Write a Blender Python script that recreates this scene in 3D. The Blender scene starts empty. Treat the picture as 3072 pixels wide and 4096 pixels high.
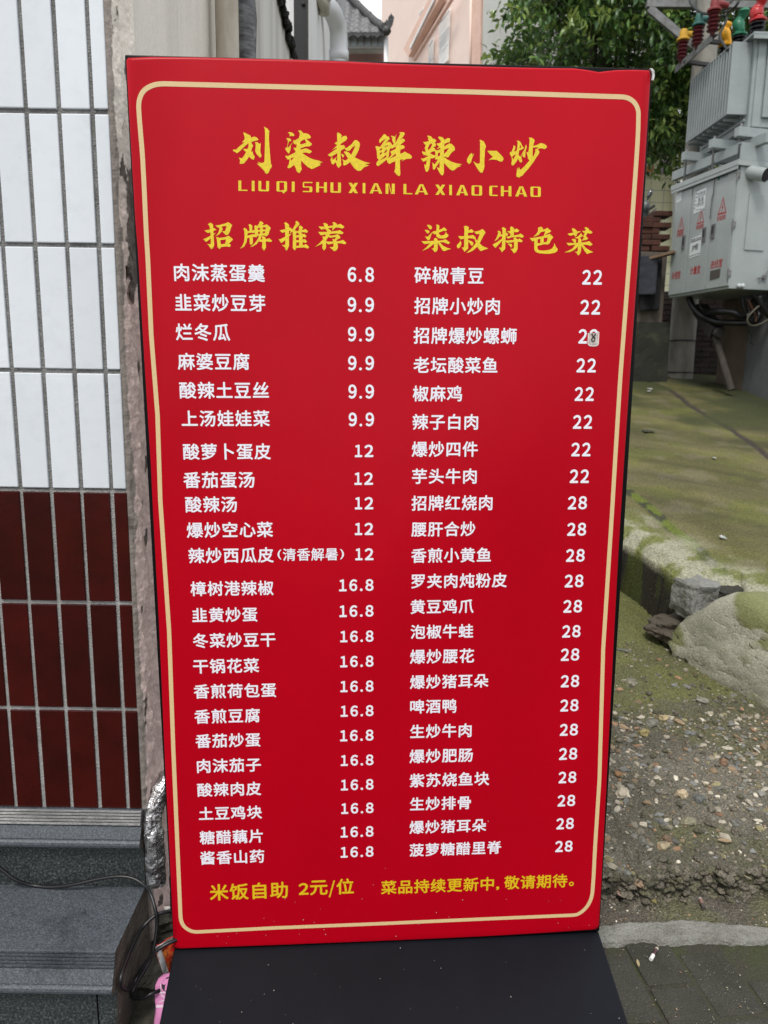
import bpy, bmesh, math, random
from mathutils import Vector, Matrix, noise
from mathutils.geometry import tessellate_polygon
random.seed(7)
V = Vector
SC = bpy.context.scene
COL = SC.collection
# ------------------------------------------------------------ camera, sky, sun, exposure
F, PITCH, ROLL, EYE = 3000.0, math.radians(10.4), 0.0153, 1.55
cr, sr, cp, sp = math.cos(ROLL), math.sin(ROLL), math.cos(PITCH), math.sin(PITCH)
XA, UP, FW = V((1, 0, 0)), V((0, sp, cp)), V((0, cp, -sp))
CR, CU = XA * cr + UP * sr, -XA * sr + UP * cr
cam_data = bpy.data.cameras.new('camera')
cam = bpy.data.objects.new('camera', cam_data)
COL.objects.link(cam)
mw = Matrix((CR, CU, -FW)).transposed().to_4x4()
mw.translation = V((0, 0, EYE))
cam.matrix_world = mw
cam_data.sensor_fit = 'VERTICAL'
cam_data.sensor_height = 36
cam_data.lens = F / 4096 * 36
cam_data.clip_end = 500
cam_data.clip_start = 0.02
cam_data.dof.use_dof = True
cam_data.dof.focus_distance = 1.62
cam_data.dof.aperture_fstop = 7.5
SC.camera = cam
SUN_EL, SUN_AZ = math.radians(58), math.radians(200)
world = bpy.data.worlds.new('World')
SC.world = world
world.use_nodes = True
wt = world.node_tree
wn, wl = wt.nodes, wt.links
bg = wn['Background']
sky = wn.new('ShaderNodeTexSky')
sky.sky_type = 'NISHITA'
sky.sun_disc = False
sky.sun_elevation = SUN_EL
sky.sun_rotation = SUN_AZ
sky.dust_density = 2.0
tc = wn.new('ShaderNodeTexCoord')
cn = wn.new('ShaderNodeTexNoise')
cn.inputs['Scale'].default_value = 3.2
cn.inputs['Detail'].default_value = 8
cramp = wn.new('ShaderNodeValToRGB')
cramp.color_ramp.elements[0].position = 0.30
cramp.color_ramp.elements[0].color = (0.55, 0.55, 0.55, 1)
cramp.color_ramp.elements[1].position = 0.52
cramp.color_ramp.elements[1].color = (1, 1, 1, 1)
cmix = wn.new('ShaderNodeMix')
cmix.data_type = 'RGBA'
cmix.inputs['B'].default_value = (10.0, 10.2, 10.6, 1)
wl.new(tc.outputs['Generated'], cn.inputs['Vector'])
wl.new(cn.outputs['Fac'], cramp.inputs['Fac'])
wl.new(cramp.outputs['Color'], cmix.inputs['Factor'])
wl.new(sky.outputs['Color'], cmix.inputs['A'])
wl.new(cmix.outputs['Result'], bg.inputs['Color'])
bg.inputs['Strength'].default_value = 0.082
sun = bpy.data.lights.new('sun', 'SUN')
sun.energy = 1.5
sun.angle = math.radians(14)
sun.color = (1.0, 0.96, 0.9)
so = bpy.data.objects.new('sun', sun)
COL.objects.link(so)
so.rotation_euler = (math.radians(90) - SUN_EL, 0, math.pi - SUN_AZ)
SC.view_settings.view_transform = 'Standard'
SC.view_settings.look = 'None'
SC.view_settings.exposure = 0.55
SC.view_settings.gamma = 1.0
SC.cycles.max_bounces = 8

# ------------------------------------------------------------ photo pixel -> point in the place
def ray(px, py):
    u, v = px - 1536, py - 2048
    return FW * F + CR * u - CU * v
CAMP = V((0, 0, EYE))
def at(px, py, Y):
    d = ray(px, py)
    return CAMP + d * (Y / d.y)
def atz(px, py, Z=0.0):
    d = ray(px, py)
    return CAMP + d * ((Z - EYE) / d.z)
def atx(px, py, X):
    d = ray(px, py)
    return CAMP + d * (X / d.x)
def onp(px, py, o, n):
    d = ray(px, py)
    return CAMP + d * ((o - CAMP).dot(n) / d.dot(n))

# ------------------------------------------------------------ naming
def tag(o, label=None, cat=None, group=None, kind=None):
    if label: o['label'] = label
    if cat: o['category'] = cat
    if group: o['group'] = group
    if kind: o['kind'] = kind
    return o
XF = {}
def thing(name, loc, label, cat, group=None, mat=None):
    o = bpy.data.objects.new(name, None)
    COL.objects.link(o)
    o.empty_display_size = 0.1
    if mat is None: mat = Matrix.Translation(V(loc))
    o.matrix_world = mat
    XF[o.name] = mat
    return tag(o, label, cat, group)

# ------------------------------------------------------------ materials
def S(r, g, b):
    f = lambda c: (c / 255 / 12.92) if c <= 10 else ((c / 255 + 0.055) / 1.055) ** 2.4
    return (f(r), f(g), f(b))
def mat(name, col, rough=0.7, col2=None, scale=5.0, lo=0.4, hi=0.62, bump=0.0, bscale=60.0, metal=0.0,
        spots=None, stretch=None, grain=0.0, gscale=300.0, coat=0.0, spec=None, attr=None, island=0.0):
    m = bpy.data.materials.new(name)
    m.use_nodes = True
    t = m.node_tree
    n, l = t.nodes, t.links
    b = n['Principled BSDF']
    b.inputs['Roughness'].default_value = rough
    b.inputs['Metallic'].default_value = metal
    if coat:
        b.inputs['Coat Weight'].default_value = coat
        b.inputs['Coat Roughness'].default_value = 0.08
    if spec is not None: b.inputs['Specular IOR Level'].default_value = spec
    co = n.new('ShaderNodeTexCoord')
    vec = co.outputs['Object']
    if stretch:
        mp = n.new('ShaderNodeMapping')
        mp.inputs['Scale'].default_value = stretch
        l.new(vec, mp.inputs['Vector'])
        vec = mp.outputs['Vector']
    cur = None
    def rgb(c):
        r = n.new('ShaderNodeRGB')
        r.outputs[0].default_value = (*c, 1)
        return r.outputs[0]
    if attr:
        a = n.new('ShaderNodeAttribute')
        a.attribute_name = attr
        cur = a.outputs['Color']
    else:
        cur = rgb(col)
    def blend(cur, c, sc, lo, hi, det=8, amt=1.0):
        z = n.new('ShaderNodeTexNoise')
        z.inputs['Scale'].default_value = sc
        z.inputs['Detail'].default_value = det
        z.inputs['Roughness'].default_value = 0.65
        l.new(vec, z.inputs['Vector'])
        r = n.new('ShaderNodeMapRange')
        r.inputs['From Min'].default_value = lo
        r.inputs['From Max'].default_value = hi
        r.inputs['To Max'].default_value = amt
        l.new(z.outputs['Fac'], r.inputs['Value'])
        x = n.new('ShaderNodeMix')
        x.data_type = 'RGBA'
        l.new(r.outputs['Result'], x.inputs['Factor'])
        l.new(cur, x.inputs['A'])
        x.inputs['B'].default_value = (*c, 1)
        return x.outputs['Result']
    if col2: cur = blend(cur, col2, scale, lo, hi)
    for s in (spots or []): cur = blend(cur, *s)
    if grain:
        z = n.new('ShaderNodeTexNoise')
        z.inputs['Scale'].default_value = gscale
        z.inputs['Detail'].default_value = 3
        l.new(co.outputs['Object'], z.inputs['Vector'])
        r = n.new('ShaderNodeMapRange')
        r.inputs['From Min'].default_value = 0.3
        r.inputs['From Max'].default_value = 0.7
        r.inputs['To Min'].default_value = 1 - grain
        r.inputs['To Max'].default_value = 1 + grain
        l.new(z.outputs['Fac'], r.inputs['Value'])
        x = n.new('ShaderNodeMix')
        x.data_type = 'RGBA'
        x.blend_type = 'MULTIPLY'
        x.inputs['Factor'].default_value = 1
        l.new(cur, x.inputs['A'])
        l.new(r.outputs['Result'], x.inputs['B'])
        cur = x.outputs['Result']
    if island:
        g = n.new('ShaderNodeNewGeometry')
        r = n.new('ShaderNodeMapRange')
        r.inputs['To Min'].default_value = 1 - island
        r.inputs['To Max'].default_value = 1 + island * .4
        l.new(g.outputs['Random Per Island'], r.inputs['Value'])
        x = n.new('ShaderNodeMix'); x.data_type = 'RGBA'; x.blend_type = 'MULTIPLY'; x.inputs['Factor'].default_value = 1
        l.new(cur, x.inputs['A']); l.new(r.outputs['Result'], x.inputs['B'])
        cur = x.outputs['Result']
    l.new(cur, b.inputs['Base Color'])
    if bump:
        z = n.new('ShaderNodeTexNoise')
        z.inputs['Scale'].default_value = bscale
        z.inputs['Detail'].default_value = 6
        l.new(vec, z.inputs['Vector'])
        bp = n.new('ShaderNodeBump')
        bp.inputs['Strength'].default_value = min(1.0, bump)
        bp.inputs['Distance'].default_value = 0.01 * max(1, bump)
        l.new(z.outputs['Fac'], bp.inputs['Height'])
        l.new(bp.outputs['Normal'], b.inputs['Normal'])
    return m

# ------------------------------------------------------------ mesh builder
class MB:
    def __init__(s): s.v, s.f = [], []
    def add(s, vs, fs):
        k = len(s.v)
        s.v += [V(p) for p in vs]
        s.f += [tuple(i + k for i in f) for f in fs]
        return s
    def box(s, a, b, m=None):
        (x0, y0, z0), (x1, y1, z1) = a, b
        vs = [V(p) for p in ((x0, y0, z0), (x1, y0, z0), (x1, y1, z0), (x0, y1, z0), (x0, y0, z1), (x1, y0, z1), (x1, y1, z1), (x0, y1, z1))]
        if m is not None: vs = [m @ p for p in vs]
        return s.add(vs, [(3, 2, 1, 0), (4, 5, 6, 7), (0, 1, 5, 4), (1, 2, 6, 5), (2, 3, 7, 6), (3, 0, 4, 7)])
    def bar(s, p, q, w, h, up=V((0, 0, 1))):
        p, q = V(p), V(q)
        d = (q - p).normalized()
        x = d.cross(up).normalized() * w / 2
        z = x.cross(d).normalized() * h / 2
        vs = [p - x - z, p + x - z, p + x + z, p - x + z, q - x - z, q + x - z, q + x + z, q - x + z]
        return s.add(vs, [(3, 2, 1, 0), (4, 5, 6, 7), (0, 1, 5, 4), (1, 2, 6, 5), (2, 3, 7, 6), (3, 0, 4, 7)])
    def tube(s, pts, r, n=10, cap=True):
        pts = [V(p) for p in pts]
        rs = r if isinstance(r, (list, tuple)) else [r] * len(pts)
        k = len(s.v)
        x = None
        for i, p in enumerate(pts):
            d = (pts[min(i + 1, len(pts) - 1)] - pts[max(i - 1, 0)]).normalized()
            if x is None:
                x = d.cross(V((0.31, 0.2, 0.93))).normalized()
            x = (x - d * x.dot(d)).normalized()
            y = d.cross(x)
            for j in range(n):
                a = 2 * math.pi * j / n
                s.v.append(p + (x * math.cos(a) + y * math.sin(a)) * rs[i])
        for i in range(len(pts) - 1):
            for j in range(n):
                a, b = k + i * n + j, k + i * n + (j + 1) % n
                s.f.append((a, b, b + n, a + n))
        if cap:
            s.f.append(tuple(k + j for j in range(n))[::-1])
            s.f.append(tuple(k + (len(pts) - 1) * n + j for j in range(n)))
        return s
    def lathe(s, base, prof, n=18, axis=V((0, 0, 1))):
        axis = V(axis).normalized()
        pts = [V(base) + axis * h for r, h in prof]
        x = axis.orthogonal().normalized()
        y = axis.cross(x)
        k = len(s.v)
        for (r, h), p in zip(prof, pts):
            for j in range(n):
                a = 2 * math.pi * j / n
                s.v.append(p + (x * math.cos(a) + y * math.sin(a)) * r)
        for i in range(len(prof) - 1):
            for j in range(n):
                a, b = k + i * n + j, k + i * n + (j + 1) % n
                s.f.append((a, b, b + n, a + n))
        s.f.append(tuple(k + j for j in range(n))[::-1])
        s.f.append(tuple(k + (len(prof) - 1) * n + j for j in range(n)))
        return s
    def grid(s, fn, nu, nv):
        k = len(s.v)
        for i in range(nu + 1):
            for j in range(nv + 1):
                s.v.append(V(fn(i / nu, j / nv)))
        for i in range(nu):
            for j in range(nv):
                a = k + i * (nv + 1) + j
                s.f.append((a, a + nv + 1, a + nv + 2, a + 1))
        return s
    def prism(s, poly, off):
        n = len(poly)
        off = V(off)
        vs = [V(p) for p in poly] + [V(p) + off for p in poly]
        fs = [tuple(range(n))[::-1], tuple(range(n, 2 * n))] + [(i, (i + 1) % n, n + (i + 1) % n, n + i) for i in range(n)]
        return s.add(vs, fs)
    def tris(s, loops, fn):
        ll = [[V((p[0], p[1], 0)) for p in lp] for lp in loops]
        flat = [p for lp in ll for p in lp]
        k = len(s.v)
        s.v += [V(fn(p.x, p.y)) for p in flat]
        s.f += [tuple(k + i for i in t) for t in tessellate_polygon(ll)]
        return s
    def stone(s, c, rx, ry, rz, seed, m=None, rough=0.35, sub=2, fine=0.0, sq=1.0):
        bm = bmesh.new()
        bmesh.ops.create_icosphere(bm, subdivisions=sub, radius=1)
        vs = []
        for v in bm.verts:
            d = 1 + rough * noise.noise(v.co * 1.3 + V((seed * 3.7, seed, 0)))  + 0.5 * rough * noise.noise(v.co * 3 + V((seed, 0, 5)))
            if fine: d += fine * nz(v.co.x * 4 + seed, v.co.y * 4, v.co.z * 4)
            q_ = v.co
            if sq != 1.0:
                q_ = V([math.copysign(abs(c_) ** sq, c_) for c_ in q_])
                v.co = q_ * (0.92 / max(0.001, max(abs(q_.x), abs(q_.y), abs(q_.z)))) * 0.55 + q_ * 0.45
            p = V((v.co.x * rx * d, v.co.y * ry * d, v.co.z * rz * d))
            if m is not None: p = m @ p
            vs.append(p + V(c))
        fs = [tuple(v.index for v in f.verts) for f in bm.faces]
        bm.free()
        return s.add(vs, fs)
    def build(s, name, m, parent=None, smooth=False, bevel=0.0, seg=2, auto=None, fixn=False):
        me = bpy.data.meshes.new(name)
        me.from_pydata([tuple(p) for p in s.v], [], s.f)
        me.update()
        if fixn:
            bm = bmesh.new(); bm.from_mesh(me)
            bmesh.ops.recalc_face_normals(bm, faces=bm.faces)
            bm.to_mesh(me); bm.free()
        for mm in (m if isinstance(m, (list, tuple)) else [m]): me.materials.append(mm)
        o = bpy.data.objects.new(name, me)
        COL.objects.link(o)
        if smooth: me.polygons.foreach_set('use_smooth', [True] * len(me.polygons))
        if auto is not None:
            me.set_sharp_from_angle(angle=math.radians(auto))
        if bevel:
            b = o.modifiers.new('bevel', 'BEVEL')
            b.width = bevel; b.segments = seg; b.limit_method = 'ANGLE'; b.angle_limit = math.radians(40)
        if parent is not None:
            o.parent = parent
            o.matrix_parent_inverse = Matrix.Identity(4)
        XF[o.name] = XF[parent.name] if parent is not None else Matrix.Identity(4)
        return o
def local(mb, parent):
    "bring a builder given in place coordinates into its parent's frame"
    inv = XF[parent.name].inverted()
    mb.v = [inv @ p for p in mb.v]
    return mb
def part(mb, name, m, parent, **k): return local(mb, parent).build(name, m, parent, **k)
def spline(pts, sub=8):
    pts = [V(p) for p in pts]
    out = []
    for i in range(len(pts) - 1):
        p0, p1, p2, p3 = pts[max(i - 1, 0)], pts[i], pts[i + 1], pts[min(i + 2, len(pts) - 1)]
        for k in range(sub):
            t = k / sub
            out.append(0.5 * ((2 * p1) + (p2 - p0) * t + (2 * p0 - 5 * p1 + 4 * p2 - p3) * t * t + (3 * p1 - p0 - 3 * p2 + p3) * t ** 3))
    return out + [pts[-1]]
def nz(x, y, z=0.0, o=4): return noise.fractal(V((x, y, z)), 0.9, 2.0, o)
_tc = {}
def glyphs(s, spacing=1.0):
    "outlines of a string in Blender's own built-in font, as flat triangles"
    if (s, spacing) in _tc: return _tc[(s, spacing)]
    c = bpy.data.curves.new('lettering', 'FONT')
    c.body = s; c.size = 1; c.space_character = spacing; c.resolution_u = 3
    o = bpy.data.objects.new('lettering', c)
    COL.objects.link(o)
    me = bpy.data.meshes.new_from_object(o.evaluated_get(bpy.context.evaluated_depsgraph_get()))
    bpy.data.objects.remove(o); bpy.data.curves.remove(c)
    vs = [(v.co.x, v.co.y) for v in me.vertices]
    fs = [tuple(p.vertices) for p in me.polygons]
    bpy.data.meshes.remove(me)
    xs, ys = [p[0] for p in vs], [p[1] for p in vs]
    _tc[(s, spacing)] = (vs, fs, min(xs), max(xs), min(ys), max(ys))
    return _tc[(s, spacing)]
def write(mb, s, fn, x0, x1, zc, bold=0.016, spacing=1.0, hscale=1.0, layer=2e-5, n=8, height=None):
    "lay a string so that its ink runs from x0 to x1 round the line zc; fn(x, z, depth) gives the point"
    vs, fs, ax, bx, ay, by = glyphs(s, spacing)
    k = (x1 - x0) / (bx - ax + 2 * bold)
    kz = (height / (by - ay + 2 * bold)) if height else k * hscale
    offs = [(0, 0)] + ([(bold * math.cos(2 * math.pi * i / n), bold * math.sin(2 * math.pi * i / n)) for i in range(n)] if bold else [])
    for i, (ox, oy) in enumerate(offs):
        mb.add([fn(x0 + (x - ax + bold + ox) * k, zc + (y - (ay + by) / 2 + oy) * kz, i * layer) for x, y in vs], fs)
# ============================================================ the menu sign
SW, SH, SBASE = 1.0476, 1.9735, 0.176
YAW, TILT, SROLL = 0.060292, -0.000634, -0.012429
SM = Matrix.Rotation(YAW, 3, 'Z') @ Matrix.Rotation(TILT, 3, 'X') @ Matrix.Rotation(SROLL, 3, 'Y')
SCEN = V((0.018437, 1.62, 1.172292))
SORG = SCEN + SM @ V((0, 0, -SH / 2 - SBASE))
s4 = SM.to_4x4(); s4.translation = SORG
sign = thing('menu_sign', None, 'tall red menu sign with yellow title and white dish list on a black base', 'menu sign', mat=s4)
SN = SM @ V((0, 1, 0))
SMI = SM.transposed()
def sloc(px, py, y=0.0):
    "photo pixel on the sign's front -> the sign's own coordinates"
    p = SMI @ (onp(px, py, SCEN, SN) - SORG)
    return V((p.x, y, p.z))
m_black = mat('black_painted_metal', (0.0025, 0.0026, 0.003), 0.45, spec=0.15)
def red_mat():
    m = mat('red_printed_film', (0.47, 0.0004, 0.0100), 0.32, col2=(0.42, 0.0003, 0.0090), scale=2.2, lo=0.35, hi=0.7, bump=0.16, bscale=5, grain=0.05, gscale=500, spec=0.14, spots=[((0.40, 0.006, 0.014), 14, 0.70, 0.80, 6, 0.5)])
    return m
m_red = red_mat()
m_white = mat('white_print', (0.86, 0.85, 0.92), 0.42)
m_yel = mat('yellow_print', (0.80, 0.60, 0.015), 0.42, grain=0.12, gscale=260)
m_amb = mat('amber_print', (0.74, 0.50, 0.01), 0.42, grain=0.06, gscale=260)
m_cream = mat('cream_print', (0.72, 0.53, 0.27), 0.42, grain=0.06, gscale=300)
fr = MB()
fr.box((-SW / 2, 0.0, SBASE), (SW / 2, 0.075, SBASE + SH))
fr.build('frame', m_black, sign, bevel=0.003)
red_px = [(512, 232), (600, 228), (786, 230), (1000, 235), (1171, 239), (1400, 247), (1557, 255), (1760, 262), (2000, 269), (2180, 273), (2295, 274), (2350, 281), (2394, 289), (2425, 285), (2465, 281), (2540, 280), (2598, 282), (2603, 300),
          (2582, 636), (2556, 1000), (2531, 1350), (2513, 1611), (2494, 1894), (2474, 2215), (2452, 2635), (2426, 3148), (2407, 3519), (2397, 3700), (2386, 3715),
          (2150, 3731), (1923, 3744), (1700, 3754), (1460, 3764), (1080, 3779), (708, 3792), (695, 3786), (679, 3446), (659, 3050), (635, 2497), (611, 2045), (602, 1859), (577, 1452), (550, 1000), (540, 882), (520, 543), (504, 240)]
# printed film stretched over a tray whose long edges roll back into the frame
fb = MB()
out_ = [sloc(*p) for p in red_px]
NRED = len(out_)
xs_ = [p.x for p in out_]; zs_f = [p.z for p in out_]
ztop_, zbot_ = max(zs_f), min(zs_f)
def inset(p, d):
    side = 1 if p.x > 0 else -1
    near_side = abs(p.x) > 0.40 and zbot_ + 0.035 < p.z < ztop_ - 0.035
    top = p.z > 0.5 * (ztop_ + zbot_)
    x, z = p.x, p.z
    if abs(p.x) > 0.46: x -= side * d
    if not near_side: z -= (1 if top else -1) * d * 0.35
    return x, z
for d, y in ((0.0, 0.003), (0.001, -0.0015), (0.004, -0.0038), (0.011, -0.0056), (0.0165, -0.0061)):
    for p in out_:
        x, z = inset(p, d)
        fb.v.append(V((x, y, z)))
for r in range(4):
    for j in range(NRED):
        a_, b_ = r * NRED + j, r * NRED + (j + 1) % NRED
        fb.f.append((a_, b_, b_ + NRED, a_ + NRED))
fb.f.append(tuple(range(4 * NRED, 5 * NRED)))
face = fb.build('face_panel', m_red, sign, fixn=True, smooth=True, auto=35)
LY = -0.0064
def sp(x, z, d=0.0): return V((x, LY - d, z))
# cream rounded border line, centre line read along its length
brd = [(700, 341), (1200, 354), (1900, 373), (2479, 392), (2512, 399), (2538, 422), (2549, 459), (2539, 671), (2515, 1010), (2489, 1350), (2476, 1524), (2457, 1829), (2444, 2046), (2430, 2264), (2409, 2592), (2394, 3114), (2377, 3379), (2368, 3540), (2360, 3590), (2335, 3630), (2295, 3653),
       (1900, 3670), (1500, 3688), (1100, 3704), (790, 3720), (757, 3712), (733, 3690), (724, 3655), (713, 3400), (696, 3000), (679, 2520), (644, 2000), (633, 1660), (608, 1340), (595, 1050), (588, 930), (574, 640), (559, 450), (560, 408), (575, 372), (605, 350), (640, 341)]
bl = MB()
cl = [sloc(*p) for p in brd]
n = len(cl)
dense = []
for i in range(n):
    p0, p1, p2, p3 = cl[i - 1], cl[i], cl[(i + 1) % n], cl[(i + 2) % n]
    if (p2 - p1).length > 0.14: dense.append(p1)
    else:
        L0 = (p2 - p1).length
        t1, t2 = (p2 - p0).normalized() * L0, (p3 - p1).normalized() * L0
        for k in range(4):
            t = k / 4
            dense.append(p1 * (2 * t ** 3 - 3 * t * t + 1) + t1 * (t ** 3 - 2 * t * t + t) + p2 * (3 * t * t - 2 * t ** 3) + t2 * (t ** 3 - t * t))
n = len(dense)
for i, p in enumerate(dense):
    d = (dense[(i + 1) % n] - dense[i - 1]).normalized()
    w = V((d.z, 0, -d.x)) * 0.0046
    bl.v += [V((p.x + w.x, LY, p.z + w.z)), V((p.x - w.x, LY, p.z - w.z))]
bl.f = [(2 * i, 2 * i + 1, (2 * i + 3) % (2 * n), (2 * i + 2) % (2 * n)) for i in range(n)]
bl.build('border_line', m_cream, sign)
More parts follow.
